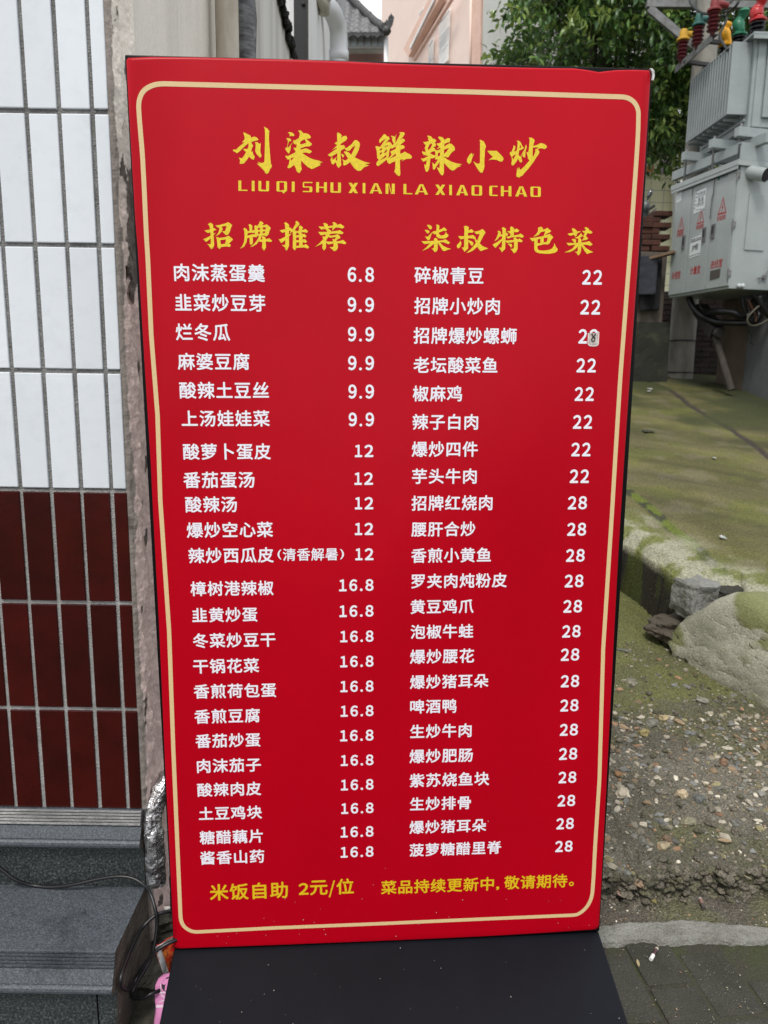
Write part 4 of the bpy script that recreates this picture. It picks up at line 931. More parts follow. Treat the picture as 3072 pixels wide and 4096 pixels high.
# pale cement strip between pavers and dirt
KT = [(2300, 3700), (2398, 3694), (2440, 3690), (2520, 3681), (2640, 3679), (2720, 3667), (2800, 3677), (2900, 3689), (2980, 3690), (3072, 3706), (3300, 3720)]
KB = [(2300, 3770), (2405, 3766), (2480, 3769), (2560, 3751), (2660, 3766), (2760, 3755), (2830, 3750), (2900, 3756), (3000, 3762), (3072, 3755), (3300, 3760)]
KZ = 0.016
kt = [atz(*p, KZ) for p in KT]; kb = [atz(*p, KZ) for p in KB]
def seg(pl, x):
    if x <= pl[0].x: return pl[0].y + 0.006 * nz(x * 9, 1)
    if x >= pl[-1].x: return pl[-1].y + 0.006 * nz(x * 9, 1)
    for a, b in zip(pl, pl[1:]):
        if a.x <= x <= b.x: return a.y + (b.y - a.y) * (x - a.x) / (b.x - a.x)
ks = MB()
def kfn(u, v):
    x = -0.42 + 3.6 * u
    y0, y1 = seg(kb, x) + 0.006 * nz(x * 45, 2), seg(kt, x) + 0.006 * nz(x * 40, 5)
    y = y0 + (y1 - y0) * v
    e = min(v, 1 - v)
    return (x, y, KZ * (0.0 if e <= 0 else sstep(0, .12, e)) - 0.012 * (e <= 0) + 0.003 * nz(x * 30, y * 30, 1) + 0.003 * nz(x * 7, y * 9, 4))
ks.grid(kfn, 420, 16)
o = ks.build('cement_strip', mat('pale_cement', (0.25, 0.245, 0.22), 0.9, col2=(0.17, 0.165, 0.14), scale=14, bump=1.0, bscale=120, grain=0.3, gscale=330, spots=[((0.13, 0.13, 0.06), 7, 0.60, 0.72, 8, 0.6)]), smooth=True); o['kind'] = 'structure'
# ---- dirt slope
def ysc(x): return 2.055 + 0.05 * nz(x * 2.2, 4) + 0.040 * nz(x * 9, 6) + 0.022 * nz(x * 26, 6)
def soil(x, y):
    s = ysc(x)
    hole = 0.0
    z = 0.002 + 0.060 * sstep(s - 0.016, s + 0.008, y) + 0.150 * max(0, y - s)
    if y > s - .03: z += 0.012 * nz(x * 12, y * 16, 21) * (1 - sstep(.0, .12, abs(y - s)))
    if y > s + .02: z += 0.016 * nz(x * 4, y * 4, 1) + 0.009 * nz(x * 14, y * 14, 2) + 0.0045 * nz(x * 45, y * 45, 3)
    else: z += 0.006 * nz(x * 10, y * 10, 1) + 0.003 * nz(x * 40, y * 40, 3)
    if x < -0.40: z += 0.03 * max(0, nz(x * 9, y * 9, 8)) + 0.01 * nz(x * 30, y * 30, 2)
    return z
sl = MB()
def soilfn(u, v):
    c = u * 560
    x = -0.6 + c / 80 if c < 80 else (0.4 + 1.3 * (c - 80) / 420 if c < 500 else 1.7 + 4.8 * (c - 500) / 60)
    y = 1.86 + 3.4 * v ** 1.5
    return (x, y, soil(x, y))
sl.grid(soilfn, 560, 340)
SN_, SO_ = V((0, -0.155, 1)), V((0, 3.6, 0.63))
moss_c = atz(2560, 2560, 0.32); moss_c2 = at(2760, 2680, 3.2)
def soilcol(p):
    x, y = p.x, p.y
    c = lerp((0.122, 0.110, 0.080), (0.180, 0.164, 0.124), sstep(-.3, .4, nz(x * 3, y * 3, 12)))
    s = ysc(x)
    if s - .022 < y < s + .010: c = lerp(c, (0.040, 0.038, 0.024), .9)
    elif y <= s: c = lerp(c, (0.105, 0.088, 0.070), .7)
    w = sstep(2.80, 3.0, y - 0.25 * (x - 1.0) + 0.25 * nz(x * 4, y * 4, 20)) * (1 - sstep(1.55, 1.85, x + 0.2 * nz(x * 5, y * 5, 2)))
    c = lerp(c, (0.150, 0.160, 0.042), 0.85 * w)
    w2 = sstep(-.02, .35, nz(x * 2.3 + 3, y * 2.3, 30)) * 0.8
    c = lerp(c, (0.125, 0.124, 0.056), w2)
    if s < y < s + 0.20: c = lerp(c, (0.20, 0.195, 0.13), 0.45 * sstep(-.2, .3, nz(x * 6, y * 6, 14)) * sstep(1.0, 1.3, x))
    return c
m_soil = mat('gritty_soil', (0.1, 0.09, 0.07), 0.95, attr='tint', bump=2.6, bscale=85, grain=0.6, gscale=190, spots=[((0.34, 0.30, 0.23), 120, 0.69, 0.73, 3, 0.7), ((0.03, 0.028, 0.022), 60, 0.66, 0.72, 4, 0.6)])
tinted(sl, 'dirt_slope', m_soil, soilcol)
# rubble by the step end
m_rub = mat('dirty_rubble', (0.085, 0.080, 0.064), 0.95, col2=(0.030, 0.029, 0.020), scale=14, bump=1.0, bscale=50, spots=[((0.25, 0.245, 0.22), 30, 0.66, 0.72)])
def rock(name, px, py, Y, rx, ry, rz, label, m=m_rub, seed=1, rot=0.0, cat='stone', group=None, rough=0.35, sq=1.0, fine=0.10):
    p = at(px, py, Y)
    return tag(MB().stone(p, rx, ry, rz, seed, Matrix.Rotation(rot, 4, 'Z'), rough, 4, fine, sq).build(name, m, smooth=False), label, cat, group)
q = MB()
q.grid(lambda u, v: (-0.60 + 0.40 * u, 1.0 + 0.90 * v, -0.002 + 0.055 * sstep(.45, .75, v) + 0.10 * sstep(.72, .98, v) + 0.014 * nz(u * 5, v * 9, 3) + 0.006 * nz(u * 20, v * 40, 5)), 60, 130)
o = q.build('rubble_strip', m_rub, smooth=True); o['kind'] = 'structure'
rock('rubble_block', 620, 3690, 1.76, 0.055, 0.045, 0.035, 'rough dark cement lump behind the looping cable', seed=3, rot=.3, cat='rubble')
rock('rubble_block', 575, 3640, 1.78, 0.035, 0.03, 0.026, 'small cement lump wedged against the granite step end', seed=9, rot=.9, cat='rubble')
rock('rubble_block', 585, 3895, 1.63, 0.05, 0.05, 0.016, 'flat worn cement lump beside the pink pouch', seed=11, rot=.2, cat='rubble')
rock('stone_chip', 667, 3632, 1.70, 0.008, 0.006, 0.003, 'tiny white stone chip on the dark rubble by the sign edge', mat('white_chip', (.6, .58, .54), .8), 5)
# ---- mossy concrete slope
EP = [(1100, 1560), (1700, 1830), (2100, 1975), (2440, 2112), (2500, 2140), (2560, 2170), (2640, 2222), (2700, 2262), (2750, 2290), (2800, 2312), (2860, 2330), (2920, 2338), (2968, 2348), (2988, 2398), (3020, 2432), (3072, 2474), (3250, 2500), (3700, 2520), (4700, 2530), (7000, 2545)]
ep = [onp(*p, SO_, SN_) for p in EP]
def elen(u):
    f = u * (len(ep) - 1); i = min(int(f), len(ep) - 2)
    return ep[i].lerp(ep[i + 1], f - i)
def slabz(x, y):
    z = 0.63 + 0.155 * (y - 3.6)
    if y > 10.2: z = 0.63 + 0.155 * 6.6 + 0.01 * (y - 10.2)
    return z
def fan(u, v):
    e = elen(u)
    w = v ** 1.4
    fx = -0.6 + 9.5 * u
    e.x = max(e.x, -0.6)
    return V((e.x + (fx - e.x) * w, e.y + (12.5 - e.y) * w, 0))
crackA = [(p.x, p.y) for p in [onp(*q_, SO_, SN_) for q_ in ((2530, 1478), (2600, 1530), (2680, 1560), (2760, 1625), (2850, 1680), (2930, 1725), (2990, 1765), (3072, 1832), (3200, 1930))]]
crackB = [(p.x, p.y) for p in [onp(*q_, SO_, SN_) for q_ in ((2490, 1955), (2560, 2010), (2620, 2060), (2680, 2115), (2760, 2170), (2830, 2240), (2900, 2300))]]
ms = MB()
def msfn(u, v):
    p = fan(u, v)
    jag = 0.03 * nz(u * 60, 0, 2) * (1 - min(1, v * 12))
    p.y += jag
    z = slabz(p.x, p.y) + 0.012 * nz(p.x * 1.2, p.y * 1.2, 5) + 0.004 * nz(p.x * 6, p.y * 6, 1) + 0.0015 * nz(p.x * 30, p.y * 30, 7)
    e = pdist(p.x, p.y, crackA)
    z += 0.015 * sstep(-.1, .1, 0) - 0.012 * max(0, 1 - e / 0.03)
    eb = (p - elen(u)).y
    z -= 0.05 * (1 - sstep(0, 0.22, v * 3)) * 1.0
    return (p.x, p.y, z)
ms.grid(msfn, 330, 260)
nrow = 261
# broken front face and underside
base = len(ms.v)
UR = 13.2 / (len(ep) - 1)
for i in range(331):
    p = ms.v[i * nrow]
    roll = sstep(UR - .02, UR + .02, i / 330)
    for k, (dz, dy) in enumerate(((0.05, -0.004), (0.12, 0.008), (0.20, 0.03), (0.28, 0.05), (0.40, 0.07))):
        j = 0.016 * nz(p.x * 18, k * 3.1, 9) + 0.010 * nz(p.x * 60, k * 7.7, 2)
        y = p.y + (dy + j) * (1 - roll) + (-0.075 * (k + 1) + .3 * j) * roll
        ms.v.append(V((p.x, y, p.z - (dz - j * .4) * (1 - roll) - (0.045 * (k + 1) + .012 * k * k) * roll)))
for i in range(330):
    ms.f.append((i * nrow, base + i * 5, base + (i + 1) * 5, (i + 1) * nrow))
    for k in range(4):
        a = base + i * 5 + k
        ms.f.append((a, a + 1, a + 6, a + 5))
XROLL = ep[13].x - .01
FOOT = [(p.x, p.y) for p in [onp(*q_, SO_, SN_) for q_ in ((2300, 1466), (2640, 1490), (2776, 1514), (2862, 1535), (2968, 1570), (3072, 1612), (3300, 1700))]]
def mosscol(p):
    x, y = p.x, p.y
    zt = slabz(x, y)
    c = lerp((0.112, 0.100, 0.036), (0.078, 0.074, 0.020), sstep(-.3, .3, nz(x * 1.5, y * 1.5, 3)))
    c = lerp(c, (0.100, 0.108, 0.018), 0.6 * sstep(.0, .4, nz(x * 2.5, y * 2.5, 8)))
    c = lerp(c, (0.140, 0.122, 0.070), 0.55 * sstep(.1, .5, nz(x * 4, y * 3, 11)))
    ss_, tt_ = x * .80 - y * .60, x * .60 + y * .80
    st_ = nz(tt_ * 3.2, ss_ * .55, 44)
    c = tuple(q_ * (1 + .55 * max(-.6, min(.6, st_))) for q_ in c)
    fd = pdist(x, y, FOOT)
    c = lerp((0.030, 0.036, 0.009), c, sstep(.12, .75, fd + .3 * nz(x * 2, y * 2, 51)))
    d = pdist(x, y, crackA)
    c = lerp((0.036, 0.027, 0.021), c, sstep(0.012, 0.05 + 0.03 * nz(x * 8, y * 8), d))
    if y > 6.2: c = lerp(c, (0.040, 0.048, 0.010), 0.9 * sstep(-.1, .3, nz(x * 1.2, y * .9, 17)) * sstep(6.2, 7.2, y))
    d2 = pdist(x, y, crackB)
    c = lerp(lerp((0.030, 0.033, 0.012), (0.10, 0.13, 0.010), sstep(-.05, .1, nz(x * 7, y * 7, 5))), c, sstep(0.02, 0.055, d2))
    ed = min(pdist(x, y, [(a.x, a.y) for a in ep[2:14]]), 2)
    band = sstep(0.40, 0.08, ed + 0.10 * nz(x * 6, y * 6, 2))
    c = lerp(c, lerp((0.36, 0.355, 0.26), (0.15, 0.17, 0.045), sstep(-.1, .25, nz(x * 5, y * 5, 21))), 0.85 * band * sstep(0.0, .03, p.z - zt + 0.075))
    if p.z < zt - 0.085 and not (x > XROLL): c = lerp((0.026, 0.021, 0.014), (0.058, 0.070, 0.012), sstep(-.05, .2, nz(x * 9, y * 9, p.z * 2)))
    return c
m_moss = mat('mossy_concrete', (0.1, 0.1, 0.05), 0.88, attr='tint', bump=1.0, bscale=90, grain=0.42, gscale=95, spots=[((0.30, 0.28, 0.20), 75, 0.665, 0.70, 3, 0.7), ((0.06, 0.055, 0.04), 22, 0.68, 0.76, 6, 0.5)])
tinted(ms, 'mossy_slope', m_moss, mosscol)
q = MB(); q.grid(lambda u, v: (-40 + 90 * u, 12.4 + 60 * v, slabz(0, 12.4) - 0.012 + 0.4 * v), 4, 4); o = q.build('far_ground', mat('far_concrete', (0.13, 0.125, 0.10), 0.9)); o['kind'] = 'structure'
# rocks and lower slab under the broken edge
m_rk = mat('grey_rock', (0.24, 0.24, 0.225), 0.9, col2=(0.14, 0.14, 0.12), scale=14, bump=1.6, bscale=45, spots=[((0.06, 0.07, 0.03), 9, 0.58, 0.68, 8, 0.7)])
rock('grey_rock', 2782, 2392, 3.45, 0.090, 0.085, 0.088, 'squared grey rock jammed under the broken mossy slab edge', m_rk, 4, .35, 'rock', rough=.22, sq=.45, fine=.05)
rock('hollow_shade_lump', 2920, 2392, 3.42, 0.070, 0.06, 0.046, 'dark lump standing in for the shaded hollow right of the squared rock', mat('hollow_shade_lump', (0.035, 0.032, 0.024), .95, bump=1.5, bscale=60), 8, .1, 'rock', rough=.35, sq=.6, fine=.09)  # dark lump whose colour stands in for the shade of the hollow
rock('earth_lump', 2690, 2512, 3.52, 0.12, 0.12, 0.06, 'brown earth lump under the slab left of the squared rock', mat('brown_earth', (0.085, 0.070, 0.052), .95, bump=1.2, bscale=50), 12, .5, 'rock', rough=.5)
P1_, P2_, P3_ = at(2960, 2742, 3.13), at(2990, 2425, 3.18), at(2725, 2590, 3.40)
LN, LO = (P2_ - P1_).cross(P3_ - P1_).normalized(), P1_
if LN.y > 0: LN = -LN
TOPC = [(2722, 2588), (2735, 2560), (2760, 2528), (2790, 2500), (2850, 2475), (2900, 2440), (2950, 2422), (2990, 2422), (3030, 2445), (3072, 2480), (3180, 2540), (3330, 2620)]
BOTC = [(2722, 2594), (2745, 2618), (2775, 2645), (2800, 2662), (2830, 2680), (2890, 2705), (2935, 2725), (2965, 2745), (3010, 2775), (3072, 2814), (3180, 2880), (3330, 2960)]
def crv(c, u):
    f = u * (len(c) - 1); i = min(int(f), len(c) - 2); f -= i
    return onp(c[i][0] + (c[i + 1][0] - c[i][0]) * f, c[i][1] + (c[i + 1][1] - c[i][1]) * f, LO, LN)
lsl = MB()
def lfn(u, v):
    vv = (v - .10) / .80
    a, b = crv(TOPC, u), crv(BOTC, u)
    p = a.lerp(b, max(0, min(1, vv)))
    h = (a - b).length
    bul = math.sin(math.pi * max(0, min(1, vv))) ** .6
    p += LN * (.03 * h * bul + .016 * nz(p.x * 5, p.z * 5, 2) * bul + .0025 * nz(p.x * 24, p.z * 24, 4))
    if vv < 0: p += LN * (vv * .9) + V((0, 0, .0))
    if vv > 1: p += LN * ((1 - vv) * .5) + V((0, 0, -(vv - 1) * .4))
    return p
lsl.grid(lfn, 150, 80)
def lscol(p):
    c = lerp((0.36, 0.35, 0.275), (0.27, 0.265, 0.20), sstep(-.2, .3, nz(p.x * 6, p.z * 6, 1 + p.y * 4)))
    return lerp(c, (0.150, 0.165, 0.045), 0.85 * sstep(-.02, .3, nz(p.x * 3.5, p.z * 4.5, 9 + p.y * 3)))
o = tinted(lsl, 'broken_concrete_slab', mat('pale_mossy_concrete', (.2, .2, .15), .9, attr='tint', bump=0.5, bscale=110, grain=0.2, gscale=110, spots=[((0.08, 0.075, 0.05), 30, 0.69, 0.74, 4, .6)]), lscol, kind=None)
s_ = o.modifiers.new('thickness', 'SOLIDIFY'); s_.thickness = .06; s_.offset = -1
tag(o, 'pale rounded broken concrete slab with moss patches sloping into the dirt', 'concrete slab')
# dark hollow plug below the slab so nothing shows through
# ---- gravel set in the dirt: too many to count
GC = [(0.27, 0.24, 0.18), (0.17, 0.165, 0.145), (0.36, 0.32, 0.25), (0.23, 0.165, 0.10), (0.13, 0.125, 0.105), (0.46, 0.42, 0.34), (0.20, 0.175, 0.09), (0.165, 0.165, 0.155), (0.27, 0.16, 0.09), (0.21, 0.185, 0.14)]
gv, gcol = MB(), []
def grit(n_, rmin, rmax, x0, x1, y0, y1, sub):
    bm = bmesh.new(); bmesh.ops.create_icosphere(bm, subdivisions=sub, radius=1)
    bv = [v.co.copy() for v in bm.verts]; bf = [tuple(v.index for v in f.verts) for f in bm.faces]; bm.free()
    for i in range(n_):
        x, y = random.uniform(x0, x1), random.uniform(y0, y1)
        if nz(x * 2.5, y * 2.5, 40) < -0.18 and random.random() < .6: continue
        if y > 2.9 and x < 1.7 and random.random() < .8: continue
        r = rmin * (rmax / rmin) ** (random.random() ** 2.2)
        z = soil(x, y)
        a = random.uniform(0, 6.28)
        M_ = Matrix.Rotation(a, 3, 'Z') @ Matrix.Rotation(random.uniform(-.5, .5), 3, 'X')
        rx, ry, rz = r * random.uniform(.8, 1.5), r * random.uniform(.6, 1), r * random.uniform(.3, .6)
        sd = random.uniform(0, 99)
        vs = []
        for b in bv:
            d = 1 + 0.55 * noise.noise(b * 1.1 + V((sd, 0, 0)))
            vs.append(V((x, y, z + r * .02)) + M_ @ V((b.x * rx * d, b.y * ry * d, b.z * rz * d)))
        gv.add(vs, bf)
        c = random.choice(GC); k = random.uniform(.75, 1.5)
        gcol.extend([tuple(q_ * k for q_ in c)] * len(vs))
grit(9500, 0.0036, 0.017, 0.40, 2.6, 2.06, 3.5, 2)
grit(14000, 0.0014, 0.0048, 0.40, 2.4, 1.88, 3.3, 1)
grit(500, 0.0012, 0.003, 0.45, 1.4, 1.2, 1.84, 1)
grit(160, 0.002, 0.008, -0.57, -0.35, 1.25, 1.9, 1)
o = gv.build('gravel', mat('mixed_gravel', (.2, .2, .2), .8, attr='tint', grain=.25, gscale=260, bump=.5, bscale=200))
a_ = o.data.color_attributes.new('tint', 'FLOAT_COLOR', 'POINT')
a_.data.foreach_set('color', [q_ for c in gcol for q_ in (*c, 1.0)])
o['kind'] = 'stuff'; o['label'] = 'mixed pebbles and grit set in the dirt slope'
# ---- clods of earth along the eroded edge and over the slope
cl, ccol = MB(), []
for i in range(900):
    edge_ = i < 520
    x = random.uniform(.42, 1.25) if edge_ else random.uniform(.42, 1.8)
    y = ysc(x) + random.gauss(-.003, .014) if edge_ else random.uniform(2.1, 3.2)
    r = random.uniform(.005, .016) if edge_ else random.uniform(.004, .013)
    n0_ = len(cl.v)
    cl.stone((x, y, soil(x, y) + r * .05), r * random.uniform(.9, 1.6), r, r * random.uniform(.4, .8), i * .37, Matrix.Rotation(random.uniform(0, 6), 4, 'Z'), .6, 2, .15)
    k_ = random.uniform(.7, 1.2); c_ = (0.130, 0.122, 0.076) if random.random() < .4 else (0.185, 0.162, 0.122)
    ccol.extend([tuple(q_ * k_ for q_ in c_)] * (len(cl.v) - n0_))
o = cl.build('soil_clods', m_soil, smooth=True)
a_ = o.data.color_attributes.new('tint', 'FLOAT_COLOR', 'POINT')
a_.data.foreach_set('color', [q_ for c in ccol for q_ in (*c, 1.0)])
o['kind'] = 'stuff'; o['label'] = 'crumbly clods of earth along the eroded edge'
# ---- larger stones one can point to
def on_soil(px, py):
    lo_, hi_ = 1.7, 5.0                     # halve towards the place where the sight line meets the dirt
    for _k in range(40):
        m_ = (lo_ + hi_) / 2; p = at(px, py, m_)
        if p.z > soil(p.x, p.y): lo_ = m_
        else: hi_ = m_
    return at(px, py, hi_)
STN = [(2493, 3181, 66, 45, (.52, .49, .43), 'chunky white quartz stone near the right edge of the sign'), (2735, 3179, 56, 46, (.55, .47, .36), 'white stone with rusty brown stain in the middle of the dirt'), (2800, 3198, 52, 36, (.13, .145, .155), 'slanted blue grey stone right of the rusty white stone'),
       (2758, 3293, 76, 40, (.24, .235, .18), 'wide flat pale greenish stone set flush in the dirt'), (2949, 3295, 48, 26, (.17, .18, .185), 'small blue grey pebble near the right border of the photo'), (2572, 3370, 42, 46, (.17, .175, .17), 'rounded mid grey stone below the chunky white stone'),
       (2656, 3390, 58, 28, (.34, .30, .22), 'flat tan oval stone below the flush greenish stone'), (2672, 3358, 46, 25, (.17, .125, .09), 'reddish brown stone touching the flat tan oval stone'), (2509, 3498, 36, 28, (.16, .17, .175), 'small bluish stone just above the eroded edge'),
       (2565, 3535, 50, 38, (.36, .26, .20), 'pinkish stone lodged in the eroded edge'), (2607, 2900, 54, 36, (.20, .205, .20), 'angular grey stone high on the dirt slope'), (2578, 2934, 50, 42, (.30, .26, .13), 'mustard yellow stone below the angular grey stone'),
       (2761, 2935, 44, 22, (.17, .19, .205), 'pointed bluish pebble on the upper dirt'), (2659, 2872, 42, 24, (.40, .34, .22), 'cream yellow pebble on the upper dirt'), (2813, 2803, 52, 26, (.24, .24, .225), 'light grey flat stone just below the pale broken slab'),
       (2533, 2729, 44, 28, (.25, .25, .22), 'pale grey stone beside the sign near the moss'), (2496, 3079, 42, 26, (.20, .215, .23), 'smooth light blue grey pebble close to the sign'), (2480, 3101, 42, 25, (.27, .16, .085), 'orange brown pebble under the smooth blue grey pebble'),
       (2896, 3053, 36, 36, (.25, .16, .11), 'reddish tan stone on the right of the dirt slope'), (2680, 2876, 40, 16, (.50, .48, .44), 'bright white sliver of stone on the upper dirt')]
for i, (px, py, w, h, c, lb_) in enumerate(STN):
    c = (c[0] * 1.1, c[1] * 1.03, c[2] * .88)
    p = on_soil(px, py + h * .2)
    k = p.y / 3000 / 0.98
    rx = w * k / 2; rz = max(.5 * rx, h * k * 0.50)
    o = tag(MB().stone((p.x, p.y + rx * .5, p.z + rz * 0.18), rx, rx * .85, rz, i + 20, Matrix.Rotation((i * 37 % 10 - 5) * .06, 4, 'Y'), 0.55).build('stone', mat('stone_surface', c, .8, col2=tuple(x * .6 for x in c), scale=60, bump=.7, bscale=90, grain=.2, gscale=200)), lb_, 'stone', 'larger stones on the dirt slope')
# litter on the ground
m_paper = mat('cigarette_paper', (0.72, 0.71, 0.68), 0.7)
def butt(p, q_, r, label, c_tip, c_mid):
    d = (q_ - p); root = thing('cigarette_butt', p, label, 'cigarette butt')
    part(MB().tube([p, p + d * .36], r, 10), 'filter', c_tip, root, smooth=True, auto=40)
    part(MB().tube([p + d * .365, p + d * .80], [r * .95, r * .9], 10), 'band', c_mid, root, smooth=True, auto=40)
    part(MB().tube([p + d * .805, p + d * .92, p + d], [r * 1.0, r * .9, r * .4], 10), 'ash_end', mat('grey_ash', (.45, .40, .34), .9), root, smooth=True, auto=40)
butt(atz(2603, 3838, 0.006), atz(2630, 3790, 0.006), 0.0052, 'stubbed cigarette end with white tip and dark band on the pavers', m_paper, mat('dark_cigarette_band', (.02, .025, .035), .35, col2=(.12, .02, .02), scale=90))
p_ = on_soil(2798, 3600); q_ = on_soil(2815, 3640)
butt(q_ + V((0, 0, .006)), p_ + V((0, 0, .008)), 0.0060, 'soggy reddish brown cigarette end lying in the gully', mat('wet_filter', (.07, .06, .05), .8), mat('wet_paper', (.22, .13, .10), .8))
def leaf_bit(name, px, Z, wid, c, label, cat, lift=0.004, n_=8):
    a, b = px
    p, q_ = (atz(*a, Z), atz(*b, Z)) if Z is not None else (on_soil(*a), on_soil(*b))
    d = (q_ - p); w = d.cross(V((0, 0, 1))).normalized() * wid
    mb = MB().grid(lambda u, v: p + d * u + w * (v - .5) * math.sin(math.pi * min(.97, max(.03, u))) + V((0, 0, lift + .25 * wid * abs(v - .5) + .1 * wid * math.sin(u * 3))), n_, 4)
    o = mb.build(name, mat(name + '_surface', c, .8, col2=tuple(x * .7 for x in c), scale=90), smooth=True)
    s_ = o.modifiers.new('thickness', 'SOLIDIFY'); s_.thickness = .0008
    return tag(o, label, cat)
leaf_bit('straw_bit', ((2548, 3842), (2555, 3875)), 0.0, 0.008, (.42, .33, .18), 'pale straw coloured husk on the pavers beside the cigarette end', 'husk')
leaf_bit('straw_bit', ((2948, 3478), (2988, 3495)), None, 0.009, (.48, .42, .28), 'upper of two pale husks near the right side of the dirt', 'husk', .006)
leaf_bit('straw_bit', ((2970, 3508), (3008, 3528)), None, 0.008, (.48, .42, .26), 'lower of two pale husks near the right side of the dirt', 'husk', .006)
leaf_bit('wood_chip', ((2868, 3372), (2928, 3378)), None, 0.022, (.34, .24, .14), 'splintered tan wood chip on the dirt', 'wood chip', .008)
leaf_bit('dead_leaf', ((2595, 3600), (2628, 3625)), None, 0.022, (.20, .17, .06), 'curled yellow green dead leaf in the gully', 'leaf', .006)
leaf_bit('dead_leaf', ((2468, 3575), (2506, 3610)), None, 0.045, (.33, .20, .16), 'folded pinkish dead leaf in the gully near the sign', 'leaf', .012)
def on_slab(px, py): return onp(px, py, SO_, SN_) + V((0, 0, .02))
def scrap(name, px, py, w, h, c, label, cat):
    p = on_slab(px, py); k = p.y / 3000
    mb = MB().grid(lambda u, v: p + V(((u - .5) * w * k, (v - .5) * w * k * 1.1 + .03 * nz(u * 3, v * 3, px), .012 * nz(u * 3, v * 3, px + 5) + h * k * v * .4)), 6, 6)
    o = mb.build(name, mat(name + '_surface', c, .8, col2=tuple(x * .7 for x in c), scale=60), smooth=True)
    s_ = o.modifiers.new('thickness', 'SOLIDIFY'); s_.thickness = .001
    return tag(o, label, cat)
scrap('dead_leaf', 2592, 1736, 42, 14, (.035, .04, .018), 'dark dead leaf on the mossy slope', 'leaf')
scrap('paper_scrap', 2600, 1563, 18, 8, (.62, .62, .6), 'upper white paper scrap high on the mossy slope', 'paper scrap')
scrap('paper_scrap', 2596, 1572, 14, 6, (.55, .55, .53), 'lower white paper scrap high on the mossy slope', 'paper scrap')
scrap('paper_scrap', 2856, 1842, 14, 6, (.5, .5, .48), 'small white scrap in the middle of the mossy slope', 'paper scrap')
scrap('paper_scrap', 2890, 2164, 22, 10, (.5, .52, .5), 'pale scrap near the broken edge of the mossy slope', 'paper scrap')
# ============================================================ utility pole, transformer, switch cabinet
m_con = mat('pole_concrete', (0.29, 0.28, 0.245), 0.9, col2=(0.18, 0.172, 0.148), scale=5, bump=0.5, bscale=50, grain=0.15, gscale=120, stretch=(1, 1, .4), spots=[((0.07, 0.075, 0.04), 4, .62, .75, 8, .6)])
m_stl = mat('galvanised_steel', (0.22, 0.225, 0.22), 0.5, col2=(0.14, 0.14, 0.135), scale=12, metal=0.35)
m_dst = mat('dark_steel', (0.03, 0.03, 0.03), 0.6)
pole = thing('utility_pole', (3.66, 9.6, 1.5), 'round grey concrete utility pole behind the grey cabinet', 'pole')
PB, PT = V((3.70, 9.62, 1.40)), V((3.66, 9.62, 8.2))
pc = lambda z: PB.lerp(PT, (z - PB.z) / (PT.z - PB.z))
part(MB().tube([PB, pc(3), pc(5), PT], [0.158, 0.150, 0.135, 0.115], 28), 'shaft', m_con, pole, smooth=True, auto=50)
for z in (at(2725, 1365, 9.5).z, at(2725, 1493, 9.5).z):
    part(MB().tube([pc(z), pc(z + .02)], .161, 28), 'band', m_dst, pole, smooth=True, auto=50)
ca, cb2 = at(2585, 18, 9.75), at(2800, 18, 9.75)
part(MB().bar(ca, cb2 + V((.9, 0, 0)), .07, .075), 'crossarm', m_stl, pole, bevel=.004)
ba, bb_ = at(2597, 32, 9.70), at(2775, 182, 9.70)
part(MB().bar(ba, bb_, .02, .085).bar(ba + V((0, .03, -.03)), bb_ + V((0, .03, -.03)), .06, .012), 'brace', m_stl, pole)
br0, br1 = at(2702, 279, 9.60), at(2848, 150, 8.76)
part(MB().bar(br0, br1, .012, .075).bar(br0 + V((.03, 0, .032)), br1 + V((.03, 0, .032)), .07, .010), 'arrester_arm', m_stl, pole)
for (pa, ya, pb_, yb) in (((2738, 246), 9.35, (2850, 262), 9.5), ((2838, 166), 8.85, (2950, 178), 9.2)):
    part(MB().bar(at(*pa, ya), at(*pb_, yb), .05, .035), 'strap', m_dst, pole)
# arresters on the arm
m_shed = mat('oxblood_silicone', (0.085, 0.010, 0.014), 0.42)
m_cy, m_cg, m_crd = mat('yellow_cap', (0.52, 0.29, 0.012), .6, grain=.15, gscale=60), mat('green_cap', (0.014, 0.105, 0.088), .6, grain=.15, gscale=60), mat('red_cap', (0.20, 0.020, 0.020), .6, grain=.15, gscale=60)
m_bk = mat('black_porcelain', (0.010, 0.009, 0.010), .25)
def arrester(t, mc, colour, where):
    b = br0.lerp(br1, t) + V((-.0, -.0, .045))
    r = thing('surge_arrester', b, f'ribbed dark red surge arrester with {colour} cap, {where}', 'surge arrester', 'surge arresters on the angled arm')
    prof = [(.02, -.03), (.028, 0)]
    for k in range(5):
        z = .012 + k * .040
        prof += [(.038, z), (.062, z + .008), (.064, z + .012), (.040, z + .030)]
    prof += [(.036, .215), (.01, .216)]
    part(MB().lathe(b, prof, 20), 'sheds', m_shed, r, smooth=True, auto=50)
    cap = MB().lathe(b, [(.03, .205), (.070, .208), (.073, .222), (.066, .232), (.046, .236), (.044, .30), (.034, .325), (.01, .33)], 20)
    cap.tube([b + V((0, 0, .275)), b + V((.09, .02, .285)), b + V((.15, .03, .275))], [.034, .032, .030], 12)
    part(cap, 'cap', mc, r, smooth=True, auto=50)
    return b
b0 = arrester(.17, m_cy, 'yellow', 'nearest the arm end')
b1 = arrester(.60, m_cg, 'green', 'between the yellow and red capped ones')
b2 = arrester(1.0, m_crd, 'red', 'highest in view')

